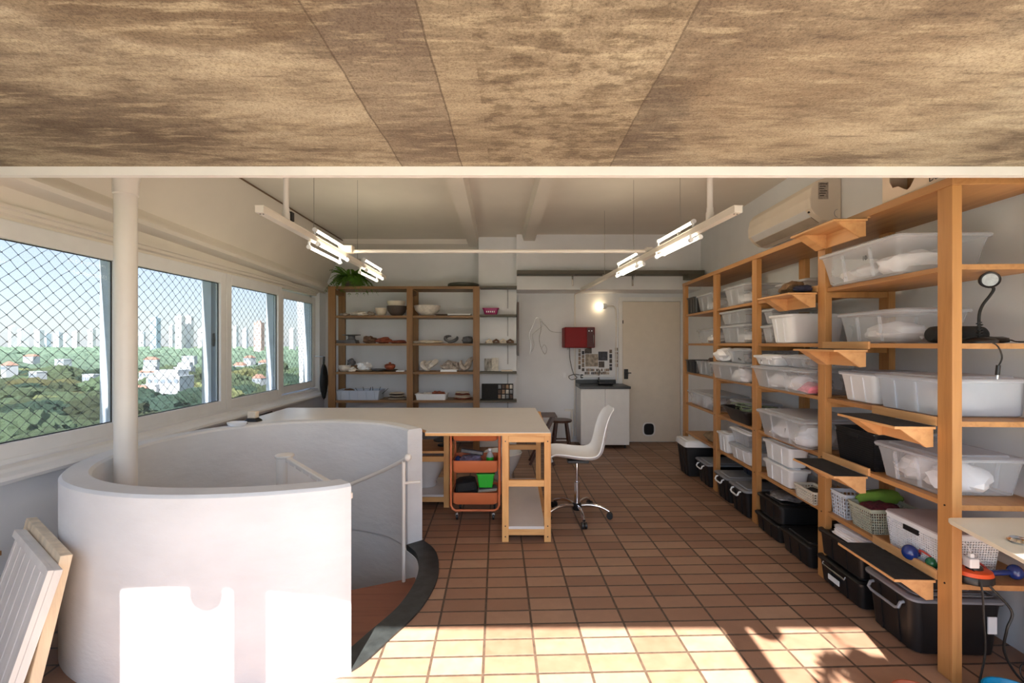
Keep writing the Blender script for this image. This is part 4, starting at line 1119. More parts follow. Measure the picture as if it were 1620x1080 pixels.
mk = [M('photo_tone_%d' % k, c_, .6, var=.4, scale=30) for k, c_ in enumerate(((150, 120, 96), (190, 184, 176), (120, 122, 126), (86, 66, 56)))]
for i in range(3):
    for j in range(4): MB().box(.0 + .055 * j + .01, .05 + .055 * j + .0, -.008, -.0065, .015 + .07 * i, .07 + .07 * i).build('photo', mk[(i * 3 + j) % 4], t)

# fern and round tray on top of the rack
t = thing('potted_fern', 'green fern in a low pot on top of the brown rack', 'plant', (px(556, 6.6), 6.60, 2.301))
MB().lathe([(.001, 0), (.11, 0), (.14, .07), (.145, .075), (.13, .075), (.001, .06)], (0, 0, 0), 24).build('pot', m_darkcer, t, smooth=True)
lf = MB(); rg = random.Random(4)
for k in range(80):
    a = rg.uniform(0, 2 * PI); L = rg.uniform(.2, .40); dr_ = rg.uniform(-.18, .22); pts = []
    for i in range(9):
        q = i / 8
        pts.append(Vector((math.cos(a) * L * q, math.sin(a) * L * q * .75, .06 + .26 * q * (1 - q) * 1.6 + dr_ * q * q)))
    for i in range(1, 9):
        d = (pts[i] - pts[i - 1]).normalized(); sdv = d.cross(Vector((0, 0, 1))).normalized()
        for s in (-1, 1):
            ln = .048 * math.sin(PI * (i + .6) / 9.6) + .012
            for off in (0, .5):
                b0 = pts[i - 1].lerp(pts[i], off)
                tip = b0 + sdv * s * ln + d * ln * .4 - Vector((0, 0, .008)); mid = b0 + sdv * s * ln * .5 + d * ln * .5 + Vector((0, 0, .003)); lo = b0 + sdv * s * ln * .5 - d * .004
                lf.add([b0, lo, tip, mid], [(0, 1, 2, 3)])
    lf.tube(pts, .0018, 3)
lf.build('fronds', M('fern_green', (82, 122, 40), .6, var=.3, scale=10), t)
t = thing('round_tray', 'dark green-black round tray lying on top of the brown rack', 'tray', (px(733, 6.62), 6.64, 2.301))
MB().lathe([(.001, 0), (.20, 0), (.225, .02), (.225, .05), (.21, .058), (.001, .058)], (0, 0, 0), 36).build('body', M('green_black_metal', (58, 60, 48), .5, var=.1), t, smooth=True)
t = thing('hanging_bag', 'dark bag hanging in the corner between the window and the rack', 'bag', (-2.70, 6.6, .95))
shift(lump_mesh(.05, .08, .24, .2, 1.5, 8, 3, False), (0, 0, -.0)).build('body', m_blackmatte, t, smooth=True)
MB().tube([(0, 0, .2), (0, .02, .36), (0, -.02, .36), (0, -.03, .2)], .006, 6).build('strap', m_blackmatte, t, smooth=True)
MB().tube([(0, 0, .358), (-.14, 0, .365)], .006, 6).build('wall_hook', m_metal, t)

# ------------------------------------------------------------------ work table
tb = thing('work_table', 'large beige-topped worktable on pine legs, cut around the stairwell wall', 'table', (0, 3.46, 0))
top = [(.293, 3.462), (-.655, 3.462), (-.66, 3.56), (-.78, 3.71), (-.97, 3.83), (-1.25, 3.94), (-1.55, 3.97), (-1.9, 3.91), (-2.16, 3.74), (-2.32, 3.90), (-2.34, 4.80), (.242, 4.80)]
top = [(x, y - 3.46) for x, y in top]
MB().prism(top, .824, .828).build('tabletop', m_laminate, tb)
MB().prism(top, .803, .824).build('tabletop_core', m_pine_x, tb)
def pedestal(x0, x1, y0, y1):
    for x in (x0, x1 - .05):
        for y in (y0, y1 - .04):
            MB().box(x, x + .05, y, y + .04, 0, .802).build('leg', m_pine, tb, bevel=.002)
    for y in (y0 + .004, y1 - .036):
        for z in ((.752, .800), (.417, .465), (.05, .095)):
            MB().box(x0 + .05, x1 - .05, y, y + .032, *z).build('rail', m_pine_x, tb, bevel=.001)
    for x in (x0 + .008, x1 - .042):
        for z in ((.752, .800), (.05, .095)):
            MB().box(x, x + .034, y0 + .04, y1 - .04, *z).build('rail', m_pine_x, tb, bevel=.001)
    MB().box(x0 + .044, x1 - .044, y0 + .004, y1 - .004, .096, .116).build('lower_shelf', m_laminate, tb, bevel=.001)
pedestal(-.075, .294, .012, 1.26)
pedestal(-1.05, -.575, .74, 1.30)
MB().box(-1.0, -.58, .76, 1.28, .49, .512).build('middle_shelf', m_pine_x, tb)
for z in (.76, .12, .04):   # screw heads
    for x in (-.05, .27): MB().prism_axis([(x + .005 * math.cos(a), z + .005 * math.sin(a)) for a in [PI * k / 4 for k in range(8)]], .0105, .0118, 'y').build('screw_head', m_dark, tb)
def basin(label, x, y, z):
    t = thing('ceramic_basin', label, 'basin', (x, y, z))
    MB().lathe([(.001, 0), (.10, 0), (.105, .015), (.10, .04), (.12, .08), (.17, .17), (.205, .26), (.215, .29), (.207, .295), (.195, .28), (.16, .18), (.10, .09), (.001, .07)], (0, 0, 0), 40).build('bowl', m_ceramic, t, smooth=True)
basin('deep white ceramic basin on the floor behind the right table pedestal', -.10, 5.12, .001)
basin('deep white ceramic basin on the shelf under the table, left of the trolley', -.84, 4.50, .117)
t = thing('turntable', 'dark round banding wheel on the middle shelf under the table', 'turntable', (-.66, 4.45, .513))
MB().lathe([(.001, 0), (.06, 0), (.06, .01), (.012, .015), (.012, .045), (.10, .05), (.10, .06), (.001, .06)], (0, 0, 0), 28).build('wheel', m_dark, t, smooth=True)
# things on the table edge by the sill
t = thing('soap_dish', 'small white oval dish on the rim beside the window sill', 'dish', (-2.14, 3.575, .861))
MB().lathe([(.001, 0), (.06, 0), (.072, .015), (.075, .028), (.068, .028), (.06, .012), (.001, .01)], (0, 0, 0), 26, 1, .7).build('dish', m_whitepl, t, smooth=True)
t = thing('small_box', 'small cream box on a black stand at the corner of the worktable', 'box', (-2.235, 3.97, .829))
MB().loft([rr(.06, .045, .01, 0), rr(.055, .04, .01, .012), rr(.035, .03, .01, .028)]).build('stand', m_black, t)
MB().box(-.035, .035, -.03, .03, .029, .085).build('box', m_cream, t, bevel=.004)
o = MB().tube(catmull([(-2.17, 3.78, .834), (-2.3, 3.96, .834), (-2.345, 4.2, .832), (-2.35, 4.5, .832)], 6), .006, 6).build('cable', m_cable, None, smooth=True)  # thin black tube in place of the shadow in the table gap
tag(o, 'black tube standing for the shaded gap along the left edge of the worktable', 'cable')

# ------------------------------------------------------------------ orange trolley
tr = thing('utility_cart', 'orange three-tier utility cart on casters under the worktable', 'cart', (-.313, 4.045, 0))
for s in (-1, 1):
    y = s * .15
    MB().tube([(-.205, y, .78), (-.205, y, .13), (-.19, y, .10), (-.165, y, .085), (.165, y, .085), (.19, y, .10), (.205, y, .13), (.205, y, .78)], .0095, 10).build('frame_tube', m_orange, tr, smooth=True)
for z0, z1 in ((.67, .775), (.40, .505), (.13, .235)):
    t = MB().loft([rr(.175, .135, .03, z0), rr(.19, .145, .03, z0 + .012), rr(.195, .15, .03, z1), rr(.199, .154, .03, z1), rr(.19, .145, .03, z1), rr(.185, .14, .03, z0 + .01)], cap=False)
    t.add(rr(.175, .135, .03, z0), [tuple(range(20))])
    t.build('tray', m_orange, tr, smooth=True)
for sx in (-1, 1):
    for sy in (-1, 1):
        c = MB().lathe([(.004, 0), (.004, .03)], (sx * .155, sy * .13, .055), 8).box(sx * .155 - .012, sx * .155 + .012, sy * .13 - .012, sy * .13 + .012, .035, .058).build('caster_fork', m_metal, tr)
        w = MB().prism_axis([(sy * .13 + .024 * math.cos(a), .0245 + .024 * math.sin(a)) for a in [2 * PI * k / 20 for k in range(20)]], sx * .155 - .009, sx * .155 + .009, 'x').build('wheel', m_black, c, bevel=.003)
def cartp(dx, dy, z): return Vector((-.313 + dx, 4.045 + dy, z))
o = lump_mesh(.10, .09, .045, .35, 2, 5, 3).build('plastic_pouch', M('lilac_grey_film', (140, 132, 156), .3, var=.5, scale=25, bump=.6), None, smooth=True); o.location = cartp(-.05, -.02, .445); tag(o, 'crumpled lilac-grey plastic pouches in the middle tier of the cart', 'pouch')
o = MB().box(-.10, .10, -.02, .02, -.018, .018).build('dark_packet', M('dark_packet', (56, 58, 64), .35, var=.6, scale=20), None, bevel=.008); o.location = cartp(-.035, -.03, .555); o.rotation_euler = (0, .15, 0); tag(o, 'dark printed packet lying on top of the pouches in the cart', 'packet')
o = lump_mesh(.03, .05, .035, .2, 1.5, 6, 2).build('blue_cloth', M('navy_cloth', (40, 58, 110), .8, var=.2), None, smooth=True); o.location = cartp(-.16, 0, .45); tag(o, 'navy blue cloth at the left of the middle cart tier', 'cloth')
t = thing('bottle', 'small clear plastic bottle with a green label in the cart', 'bottle', cartp(.12, -.02, .412))
MB().lathe([(.001, 0), (.03, 0), (.032, .01), (.032, .10), (.024, .125), (.013, .14), (.013, .155)], (0, 0, 0), 20).build('bottle_body', see('bottle_plastic', (215, 222, 228), .45, .15), t, smooth=True)
MB().lathe([(.0326, .045), (.0326, .095)], (0, 0, 0), 20).build('label_band', m_green, t, smooth=True)
MB().lathe([(.015, .152), (.015, .17), (.001, .17)], (0, 0, 0), 16).build('cap', m_whitepl, t, smooth=True)
o = MB().loft([rr(.085, .09, .03, 0), rr(.098, .10, .035, .02), rr(.098, .10, .035, .07), rr(.08, .09, .03, .075), rr(.094, .098, .035, .085), rr(.085, .09, .035, .15), rr(.06, .07, .03, .165)]).build('black_pouch', m_blackmatte, None, smooth=True); o.location = cartp(-.08, 0, .148); o.rotation_euler = (0, -.1, .1); tag(o, 'black padded pouch in the bottom tier of the cart', 'bag')
t = thing('caddy', 'bright green plastic caddy in the bottom tier of the cart', 'caddy', cartp(.085, -.03, .255))
MB().loft([rr(.058, .045, .01, 0), rr(.075, .055, .01, .12), rr(.08, .06, .01, .12), rr(.08, .06, .01, .112)], cap=False).add(rr(.058, .045, .01, 0), [tuple(range(20))]).loft([rr(.072, .052, .01, .119), rr(.056, .043, .01, .005)], cap=False).box(-.004, .004, -.052, -.042, .0, .06).build('body', m_green, t, smooth=False)
for k in range(3):
    o = MB().box(-.08, .08, -.05, .05, 0, .004).build('booklet', [m_cream, m_laminate, m_greycer][k], None); o.location = cartp(.10, -.04 + .01 * k, .225 + .008 * k); o.rotation_euler = (0, -.08 + .02 * k, .1 * k)
    tag(o, ['lowest cream', 'middle beige', 'topmost grey'][k] + ' booklet of the three under the green caddy', 'booklet', 'booklets under the green caddy')

# ------------------------------------------------------------------ office chair, facing left
ch = thing('office_chair', 'white moulded swivel chair with a chrome five-star base by the table', 'chair', (.565, 4.0, 0))
prof = [(-.225, .505, .15), (-.235, .53, .19), (-.20, .546, .205), (-.12, .535, .215), (0, .515, .22), (.10, .51, .22), (.165, .53, .215), (.205, .58, .21), (.225, .66, .205), (.238, .75, .20), (.255, .84, .185), (.275, .91, .16), (.292, .955, .11)]
pp = catmull([(a, b, c) for a, b, c in prof], 4)
g = MB(); NT = 17
def shell(off):
    vs = []
    for i, p in enumerate(pp):
        q = pp[min(i + 1, len(pp) - 1)] - pp[max(i - 1, 0)]
        nrm = Vector((-q.y, 0, q.x)).normalized()   # up / forward normal in x-z
        s = i / (len(pp) - 1)
        curl = .055 * math.sin(PI * min(1, s * 1.05)) ** .6
        for k in range(NT):
            tt = -1 + 2 * k / (NT - 1)
            pos = Vector((p.x, p.z * tt, p.y)) + nrm * (curl * abs(tt) ** 3.2) + nrm * off
            vs.append(pos)
    return vs
A = shell(0); B = shell(-.007); nP = len(pp)
g.v = [tuple(v) for v in A + B]
for i in range(nP - 1):
    for k in range(NT - 1):
        a = i * NT + k; g.f.append((a, a + 1, a + NT + 1, a + NT)); b = a + nP * NT; g.f.append((b, b + NT, b + NT + 1, b + 1))
def stitch(idx):
    for a, b in zip(idx[:-1], idx[1:]): g.f.append((a, b, b + nP * NT, a + nP * NT))
stitch([k for k in range(NT)]); stitch([(nP - 1) * NT + k for k in range(NT)]); stitch([i * NT for i in range(nP)]); stitch([i * NT + NT - 1 for i in range(nP)])
g.build('seat_shell', m_whitepl, ch, smooth=True)
MB().box(-.09, .09, -.09, .09, .478, .502).box(.09, .15, -.01, .01, .482, .49).build('seat_plate', m_dark, ch, bevel=.004)
MB().lathe([(.013, .30), (.013, .48)], (0, 0, 0), 16).build('gas_lift', m_chrome, ch, smooth=True)
MB().lathe([(.001, .10), (.024, .10), (.024, .295), (.019, .30), (.001, .30)], (0, 0, 0), 20).build('lift_sleeve', m_chrome, ch, smooth=True)
MB().lathe([(.001, .055), (.035, .055), (.042, .07), (.042, .105), (.03, .115), (.001, .115)], (0, 0, 0), 20).build('hub', m_black, ch, smooth=True)
for k in range(5):
    a = math.radians(-88 + 72 * k + 2)
    d = Vector((math.cos(a), math.sin(a), 0))
    arm = MB().tube(catmull([d * .03 + Vector((0, 0, .095)), d * .12 + Vector((0, 0, .105)), d * .21 + Vector((0, 0, .092)), d * .275 + Vector((0, 0, .062))], 5), .013, 10).build('base_arm', m_chrome, ch, smooth=True)
    sd_ = Vector((-d.y, d.x, 0)); c = d * .28
    cs = MB()
    for s in (-1, 1):
        q = c + sd_ * (.013 * s)
        ring0 = [q + sd_ * (-.009) + (d * math.cos(t_) + Vector((0, 0, 1)) * math.sin(t_)) * .026 + Vector((0, 0, .0265)) for t_ in [2 * PI * i / 18 for i in range(18)]]
        ring1 = [v + sd_ * .018 for v in ring0]
        cs.loft([ring0, ring1])
    cs.build('caster', m_black, ch, smooth=True)

# ------------------------------------------------------------------ stools
t = thing('round_stool', 'dark brown round wooden stool near the back wall', 'stool', (.70, 6.55, 0))
MB().lathe([(.001, .385), (.145, .385), (.155, .395), (.155, .41), (.145, .418), (.001, .418)], (0, 0, 0), 30).build('seat', m_darkwood, t, smooth=True)
for k in range(4):
    a = PI / 4 + k * PI / 2; c, s = math.cos(a), math.sin(a)
    MB().tube([(c * .10, s * .10, .385), (c * .135, s * .135, .2), (c * .165, s * .165, 0)], .02, 10, [.02, .022, .016]).build('leg', m_darkwood, t, smooth=True)
for z, w in ((.12, .148), (.16, .142)):
    if z == .12:
        MB().tube([(-w * .72, -w * .72, z), (w * .72, -w * .72, z)], .01, 8).build('stretcher', m_darkwood, t, smooth=True); MB().tube([(-w * .72, w * .72, z), (w * .72, w * .72, z)], .01, 8).build('stretcher', m_darkwood, t, smooth=True)
    else:
        MB().tube([(-w * .72, -w * .72, z), (-w * .72, w * .72, z)], .01, 8).build('stretcher', m_darkwood, t, smooth=True); MB().tube([(w * .72, -w * .72, z), (w * .72, w * .72, z)], .01, 8).build('stretcher', m_darkwood, t, smooth=True)
t = thing('folding_stool', 'dark slatted folding stool behind the right end of the worktable', 'stool', (.36, 5.75, 0))
for k in range(6): MB().box(-.16, .19, -.17 + .058 * k, -.13 + .058 * k, .60, .615).build('slat', m_darkwood, t)
for s in (-1, 1):
    MB().bar((-.14, s * .13, .6), (.16, s * .13, 0.008), .02, .03).build('leg', m_darkwood, t); MB().bar((.16, s * .105, .6), (-.14, s * .105, 0.008), .02, .03).build('leg', m_darkwood, t)

# ------------------------------------------------------------------ sink corner
t = thing('sink_cabinet', 'white two-door sink cabinet with a dark stone top by the back door', 'cabinet', (.977, 6.52, 0))
MB().box(0, .69, .02, .46, .055, .855).build('carcass', m_trim, t, bevel=.002)
for x0, x1 in ((.002, .343), (.347, .688)): MB().box(x0, x1, 0, .019, .06, .852).build('door', m_trim, t, bevel=.002)
for x in (.05, .64): 
    for y in (.06, .40): MB().lathe([(.018, 0), (.018, .055)], (x, y, 0), 12).build('foot', m_black, t)
MB().box(-.015, .705, -.02, .47, .856, .890).build('countertop', m_granite, t, bevel=.002)
MB().box(-.015, .60, .45, .47, .890, .95).box(-.015, .01, .05, .45, .890, .91).build('upstand', m_granite, t, bevel=.002)
fc = MB().tube([(.33, .40, .89), (.33, .40, 1.06), (.33, .37, 1.10), (.33, .32, 1.10), (.33, .30, 1.07)], .009, 10).build('faucet', m_chrome, t, smooth=True)
MB().box(.315, .345, .39, .41, .89, .93).build('faucet_base', m_chrome, fc)
o = MB().loft([rr(.1, .06, .02, 0), rr(.11, .07, .02, .03)]).build('black_dish', m_black, None); o.location = (1.36, 6.70, .891); tag(o, 'low black dish on the stone counter by the tap', 'dish')
t = thing('microwave', 'deep red small oven mounted on the wall above the sink', 'oven', (.985, 6.998, 1.435))
MB().box(-.225, .215, -.36, -.002, 0, .30).build('body', m_red, t, bevel=.012)
MB().box(-.215, .085, -.372, -.361, .008, .292).build('door', m_red, t, bevel=.006)
MB().box(.10, .205, -.368, -.361, .008, .292).build('control_panel', M('dark_red_panel', (70, 8, 14), .5), t, bevel=.002)
for x in (.125, .165): MB().lathe([(.001, 0), (.010, 0), (.010, .012), (.001, .012)], (0, 0, 0), 14).build('knob', m_whitepl, t)
for i, o in enumerate([c for c in t.children if c.name.startswith('knob')]): o.location = (.125 + .04 * i, -.369, .245); o.rotation_euler = (PI / 2, 0, 0)
MB().tube([(.19, -.37, .06), (.19, -.385, .08), (.19, -.385, .17), (.19, -.37, .19)], .006, 8).build('door_handle', m_metal, t, smooth=True)
MB().prism_axis([(-.30, .0), (-.002, -.03), (-.002, .0)], -.15, -.13, 'x').build('wall_bracket', m_metal, t)
MB().prism_axis([(-.30, .0), (-.002, -.03), (-.002, .0)], .12, .14, 'x').build('wall_bracket', m_metal, t)
o = MB().tube(catmull([(.87, 6.94, 1.44), (.88, 6.96, 1.25), (.93, 6.97, 1.05), (.985, 6.97, .98), (.90, 6.97, .95), (.86, 6.96, 1.0), (.95, 6.975, 1.03), (1.03, 6.985, 1.02)], 6), .005, 6).build('power_cable', m_cable, None, smooth=True)
tag(o, 'black power cord hanging from the red oven to the socket', 'cord')
t = thing('wall_socket', 'black plug in a wall socket at the left end of the counter', 'socket', (1.06, 6.998, 1.0))
MB().box(-.03, .03, -.006, 0, -.05, .05).build('plate', m_whitepl, t); MB().box(-.02, .02, -.03, -.006, -.03, .03).build('plug', m_black, t, bevel=.003)
o = MB().box(-.02, .02, -.007, 0, -.04, .04).build('light_switch', m_whitepl, None, bevel=.002); o.location = (.80, 6.998, 1.02); tag(o, 'white light switch on the back wall left of the sink', 'switch')
t = thing('wall_lamp', 'glowing round bulb in a white socket on a curved conduit arm', 'lamp', (1.36, 6.99, 2.06))
m_bulb = emis('bulb_glow', (1.0, .74, .42), 8)
shift(MB().lathe([(.001, -.045), (.03, -.035), (.045, -.005), (.042, .02), (.025, .045), (.018, .05)], (0, 0, 0), 20), (-.03, -.06, 0), Matrix.Rotation(PI / 2, 3, 'Y')).build('bulb', m_bulb, t, smooth=True)
shift(MB().lathe([(.03, .0), (.042, .01), (.042, .05), (.03, .07), (.001, .07)], (0, 0, 0), 20), (-.0, -.06, 0), Matrix.Rotation(PI / 2, 3, 'Y')).build('lamp_holder', m_whitepl, t, smooth=True)
MB().tube(catmull([(.07, -.06, 0), (.12, -.05, 0), (.18, -.02, -.0), (.215, -.012, -.04), (.22, -.012, -.15), (.22, -.012, -1.13)], 6), .010, 10).build('conduit', m_pipe, t, smooth=True)
o = MB().tube([(.955, 6.985, 2.24), (.955, 6.985, .10)], .012, 8).build('conduit', m_pipe, None, smooth=True); tag(o, 'white conduit running down the back wall left of the sink', 'conduit')
o = MB().tube([(.91, 6.98, .50), (.91, 6.98, .05)], .02, 10).box(.80, .90, 6.97, 6.99, .47, .50).build('water_pipe', m_pipe, None, smooth=True); tag(o, 'short white pipe low on the back wall beside the sink cabinet', 'pipe')
t = thing('wall_shelf', 'narrow white shelf on the wall above the tap', 'shelf', (1.28, 6.998, .995)); MB().box(-.23, .24, -.10, 0, 0, .016).build('board', m_whitepl, t)
m_pic = [M('print_%d' % k, c_, .6, var=.55, scale=24) for k, c_ in enumerate(((118, 104, 94), (84, 76, 72), (164, 152, 138), (60, 62, 72), (142, 120, 102)))]
def pic(x0, x1, y0, y1, k, lab='small dark picture card among those pinned above the sink'):
    o = MB().box(px(x0, 7.0), px(x1, 7.0), 6.993, 6.9985, 1.5 - (y1 - 543) * 7 / 727, 1.5 - (y0 - 543) * 7 / 727).build('picture_card', m_pic[k], None)
    tag(o, lab, 'picture', 'small cards pinned above the sink' if 'small card' in lab else None)
pic(926, 946, 560, 579.5, 2, 'largest grey-beige square print above the sink')
pic(946.5, 961, 556, 570, 3, 'dark square print right of the largest one above the sink')
pic(925, 936, 549, 559, 1, 'dark print just under the red oven')
pic(947, 956, 571.5, 581, 1, 'dark round-motif print under the dark square print')
rg = random.Random(9)
for cn, (x, y0, y1, w) in enumerate(((915, 552, 588, 3.6), (920.5, 555, 590, 3.8), (964, 553, 590, 4.2), (973, 550, 584, 4.2))):
    y = y0; q = 0
    while y < y1 - 4:
        h = rg.uniform(4, 7); pic(x, x + w, y, y + h, rg.randrange(5), '%s small card from the top in the %s column above the sink' % (ORD[q], ['leftmost', 'second left', 'third', 'rightmost'][cn])); q += 1; y += h + rg.uniform(.8, 1.8)
for yy in (583, 588):
    q = 0
    for x in range(15):
        if rg.random() < .75 and not (920 + x * 3.0 > 962): pic(925 + x * 2.6, 927.1 + x * 2.6, yy + rg.uniform(-.5, .5), yy + 4, rg.randrange(5), '%s small card from the left in the %s row over the wall shelf' % (ORD[q], 'upper' if yy == 583 else 'lower')); q += 1
o = MB()
for pts in ([(838, 560), (840, 545), (837, 530), (843, 515), (848, 503), (856, 505), (858, 515), (850, 522), (842, 530), (845, 545), (841, 556)], [(853, 503), (856, 520), (853, 535), (856, 550), (862, 560), (865, 552), (861, 545), (856, 552)], [(856, 508), (864, 516), (872, 524), (888, 526)]):
    o.tube(catmull([(px(x, 6.99), 6.985 - .01 * (k % 2), 1.5 - (y - 543) * 6.99 / 727) for k, (x, y) in enumerate(pts)], 4), .0022, 5)
o = o.build('wire_sculpture', m_metal, None, smooth=True); tag(o, 'thin wire figure hanging on the white back wall', 'sculpture')

# ------------------------------------------------------------------ air conditioner on the right wall
xa = xw(3.53)
ac = thing('air_conditioner', 'white split air conditioner high on the right wall above the shelves', 'air conditioner', (xa - .002, 3.53, 2.44), ROT)
pf = [(0, .02), (0, .33), (-.12, .335), (-.19, .31), (-.225, .26), (-.24, .18), (-.235, .10), (-.20, .055), (-.14, .01), (-.06, 0)]
m_ac = M('ac_white', (228, 218, 204), .4, var=.02)
MB().prism_axis(pf, 0, 1.02, 'y').build('housing', m_ac, ac, bevel=.008, smooth=False)
MB().loft([[(-.2385, y, .11), (-.2425, y, .18), (-.229, y, .256)] for y in (.05, .97)], cap=False, closed=False).build('front_panel', m_ac, ac)
MB().loft([[(-.236, y, .095), (-.2385, y, .100), (-.198, y, .050), (-.195, y, .052)] for y in (.06, .96)]).build('louver', m_sash, ac)
MB().loft([[(-.196, y, .046), (-.19, y, .05), (-.13, y, .004), (-.135, y, 0)] for y in (.06, .96)]).build('outlet_slot', M('ac_shadow_beige', (176, 166, 154), .5), ac)
MB().box(-.225, -.215, .03, .05, .075, .10).build('display', m_dark, ac)
lb = MB().box(-.175, -.10, -.0025, -.0005, .17, .30).build('rating_label', M('label_grey', (170, 160, 150), .5, var=.25, scale=60), ac)
for k in range(6): MB().box(-.168 + .004 * (k % 2), -.108 - .012 * (k % 3), -.0032, -.0026, .283 - .018 * k, .289 - .018 * k).build('label_line', m_text, lb)
MB().tube([(-.03 - .025 * math.sin(a), -.001, .06 + .03 * math.cos(a)) for a in [PI * k / 10 for k in range(11)]], .0015, 5).build('cap_outline', m_greylid, ac)

# ------------------------------------------------------------------ fluorescent light tracks
m_tube = emis('tube_glow', (1.0, .85, .62), 12)
m_tray2 = M('cable_tray_white', (228, 222, 212), .4, var=.03)
def track(label, x0, y0, x1, y1, tubes, side):
    z = 2.235
    t = thing('light_track', label, 'lamp', (x0, y0, z), math.atan2(-(x1 - x0), (y1 - y0)))
    L = math.hypot(x1 - x0, y1 - y0)
    MB().box(-.024, .024, 0, L, 0, .042).box(-.027, .027, 0, L, .036, .042).build('channel', m_tray2, t, bevel=.002)
    for x in (-.009, .009): MB().lathe([(.001, 0), (.004, 0), (.004, .003)], (0, 0, 0), 8).build('screw_head', m_dark, t)
    for i, c in enumerate([c for c in t.children if c.name.startswith('screw')]): c.location = (-.009 + .018 * i, .03, -.0025)
    for a, b_ in tubes:
        for (dx, dz) in ((0.012 * side, .085), (-.030, -.040), (.034, -.018)):
            MB().tube([(dx, a - y0, dz), (dx, b_ - y0, dz)], .0105, 12).build('fluorescent_tube', m_tube, t, smooth=True)
            for q in (a - y0, b_ - y0): MB().tube([(dx, q - .012, dz), (dx, q + .012, dz)], .016, 12).box(dx - .006, dx + .006, q - .006, q + .006, min(dz, 0.0) if dz < 0 else .04, max(dz, .0)).build('lamp_holder', m_whitepl, t)
    MB().lathe([(.017, .042), (.017, 3.038 - z)], (0, .32, 0), 14).build('drop_pole', m_pipe, t, smooth=True)
    MB().lathe([(.024, .043), (.024, .09), (.020, .095), (.020, .12)], (0, .32, 0), 14).build('pole_collar', m_pipe, t, smooth=True)
    MB().box(.01, .03, .33, .37, .045, .10).build('clip', m_dark, t)
    for y in [.75 + 1.0 * k for k in range(int((L - .4) / 1.0))]:
        MB().lathe([(.0022, .06), (.0022, 3.038 - z)], (0, y, 0), 6).box(-.028, .028, y - .01, y + .01, .043, .06).build('suspension_wire', m_metal, t)
    return t
track('left white light track with glowing tubes hanging near the windows', -1.42, 2.58, -1.475, 5.3, [(3.32, 3.95), (4.50, 5.10)], 1)
track('right white light track with glowing tubes running to the back wall', 1.272, 2.58, .987, 6.48, [(3.10, 3.70), (4.16, 4.76)], -1)
o = MB().tube([(.987, 6.49, 2.246), (.958, 6.97, 2.246)], .010, 8).build('conduit', m_pipe, None, smooth=True); tag(o, 'short white conduit from the right light track to the back wall', 'conduit')
t = thing('cross_pipe', 'thin white pipe joining the two light tracks across the room', 'pipe', (0, 3.97, 2.295))
MB().tube([(-1.44, 0, 0), (1.17, 0, 0)], .0155, 12).build('pipe', m_pipe, t, smooth=True)
MB().box(1.15, 1.21, -.03, .03, -.016, .03).build('junction_box', m_pipe, t, bevel=.004)
MB().box(-1.49, -1.37, -.04, .04, -.016, .045).build('junction_box', m_cream, t, bevel=.004)

# ------------------------------------------------------------------ things low on the left: leaning panels
m_wpan = M('white_worn_panel', (220, 216, 211), .6, var=.12, scale=6, bump=.2, bscale=12, stretch=(1, 1, .2))
m_cpan = M('cream_plywood', (226, 206, 176), .7, var=.18, scale=7, bump=.2, stretch=(3, 3, .4))
def panel(label, name, A, B_, hgt, off, th, mat, relief):
    A, B_ = Vector((*A, 0)), Vector((*B_, 0)); d = B_ - A; W_ = d.length
    t = thing(name, label, 'panel', (A.x - off, A.y - off, 0.002), math.atan2(d.y, d.x))
    tilt = math.atan(off * 1.414 / hgt); Ln = math.hypot(hgt, off * 1.414)
    R = Matrix.Rotation(-tilt, 3, 'X')
    def bxx(*a): return MB().box(*a, rot=R, piv=(0, 0, 0))
    bxx(0, W_, 0, th, 0, Ln).build('board', mat, t, bevel=.003)
    if relief:
        for k in range(6): bxx(.04 + k * (W_ - .1) / 6, .055 + k * (W_ - .1) / 6, -.004, -.0005, .02, Ln - .04).build('batten', mat, t)
        bxx(W_ - .035, W_, -.018, -.0005, 0, Ln).build('edge_strip', mat, t)
        bxx(0, W_ - .036, -.014, -.0005, Ln - .03, Ln).build('edge_strip', mat, t)
    return t
panel('white battened panel leaning at the lower left, in front of the cream board', 'wooden_panel', (-2.36, 2.20), (-1.79, 1.80), .60, .12, .028, m_wpan, True)
panel('cream rough-edged board leaning behind the white battened panel', 'wooden_panel', (-2.43, 2.30), (-1.85, 1.885), .62, .085, .04, m_cpan, False)

# ------------------------------------------------------------------ near right corner
t = thing('side_table', 'pale tabletop with a rounded corner and black frame at the lower right edge', 'table', (1.86, 1.98, 0))
pl = [(.03, 0), (.56, 0), (.52, -1.1), (-.24, -1.1), (.0, -.03), (.012, -.008)]
MB().prism(pl, .732, .75).build('tabletop', M('ivory_laminate', (214, 208, 190), .3, var=.02), t, bevel=.002)
MB().prism([(.14, -.05), (.54, -.05), (.54, -.07), (.16, -.07)], .66, .731).prism([(.14, -.05), (.16, -.05), (-.02, -1.05), (-.04, -1.05)], .66, .731).build('apron', m_black, t)
for x, y in ((.52, -.09), (.48, -1.05), (.02, -1.05)): MB().box(x - .02, x + .02, y, y + .04, 0, .731).build('leg', m_black, t)
t = thing('chrome_clamp', 'round chrome clamp lying on the pale tabletop at the right edge', 'clamp', (1.915, 1.735, .751))
MB().lathe([(.001, 0), (.03, 0), (.034, .006), (.026, .014), (.001, .016)], (0, 0, 0), 24).build('disc', m_chrome, t, smooth=True)
MB().tube([(.0, -.0, .012), (.04, -.03, .016), (.08, -.02, .012)], .006, 8).build('lever', m_chrome, t, smooth=True)
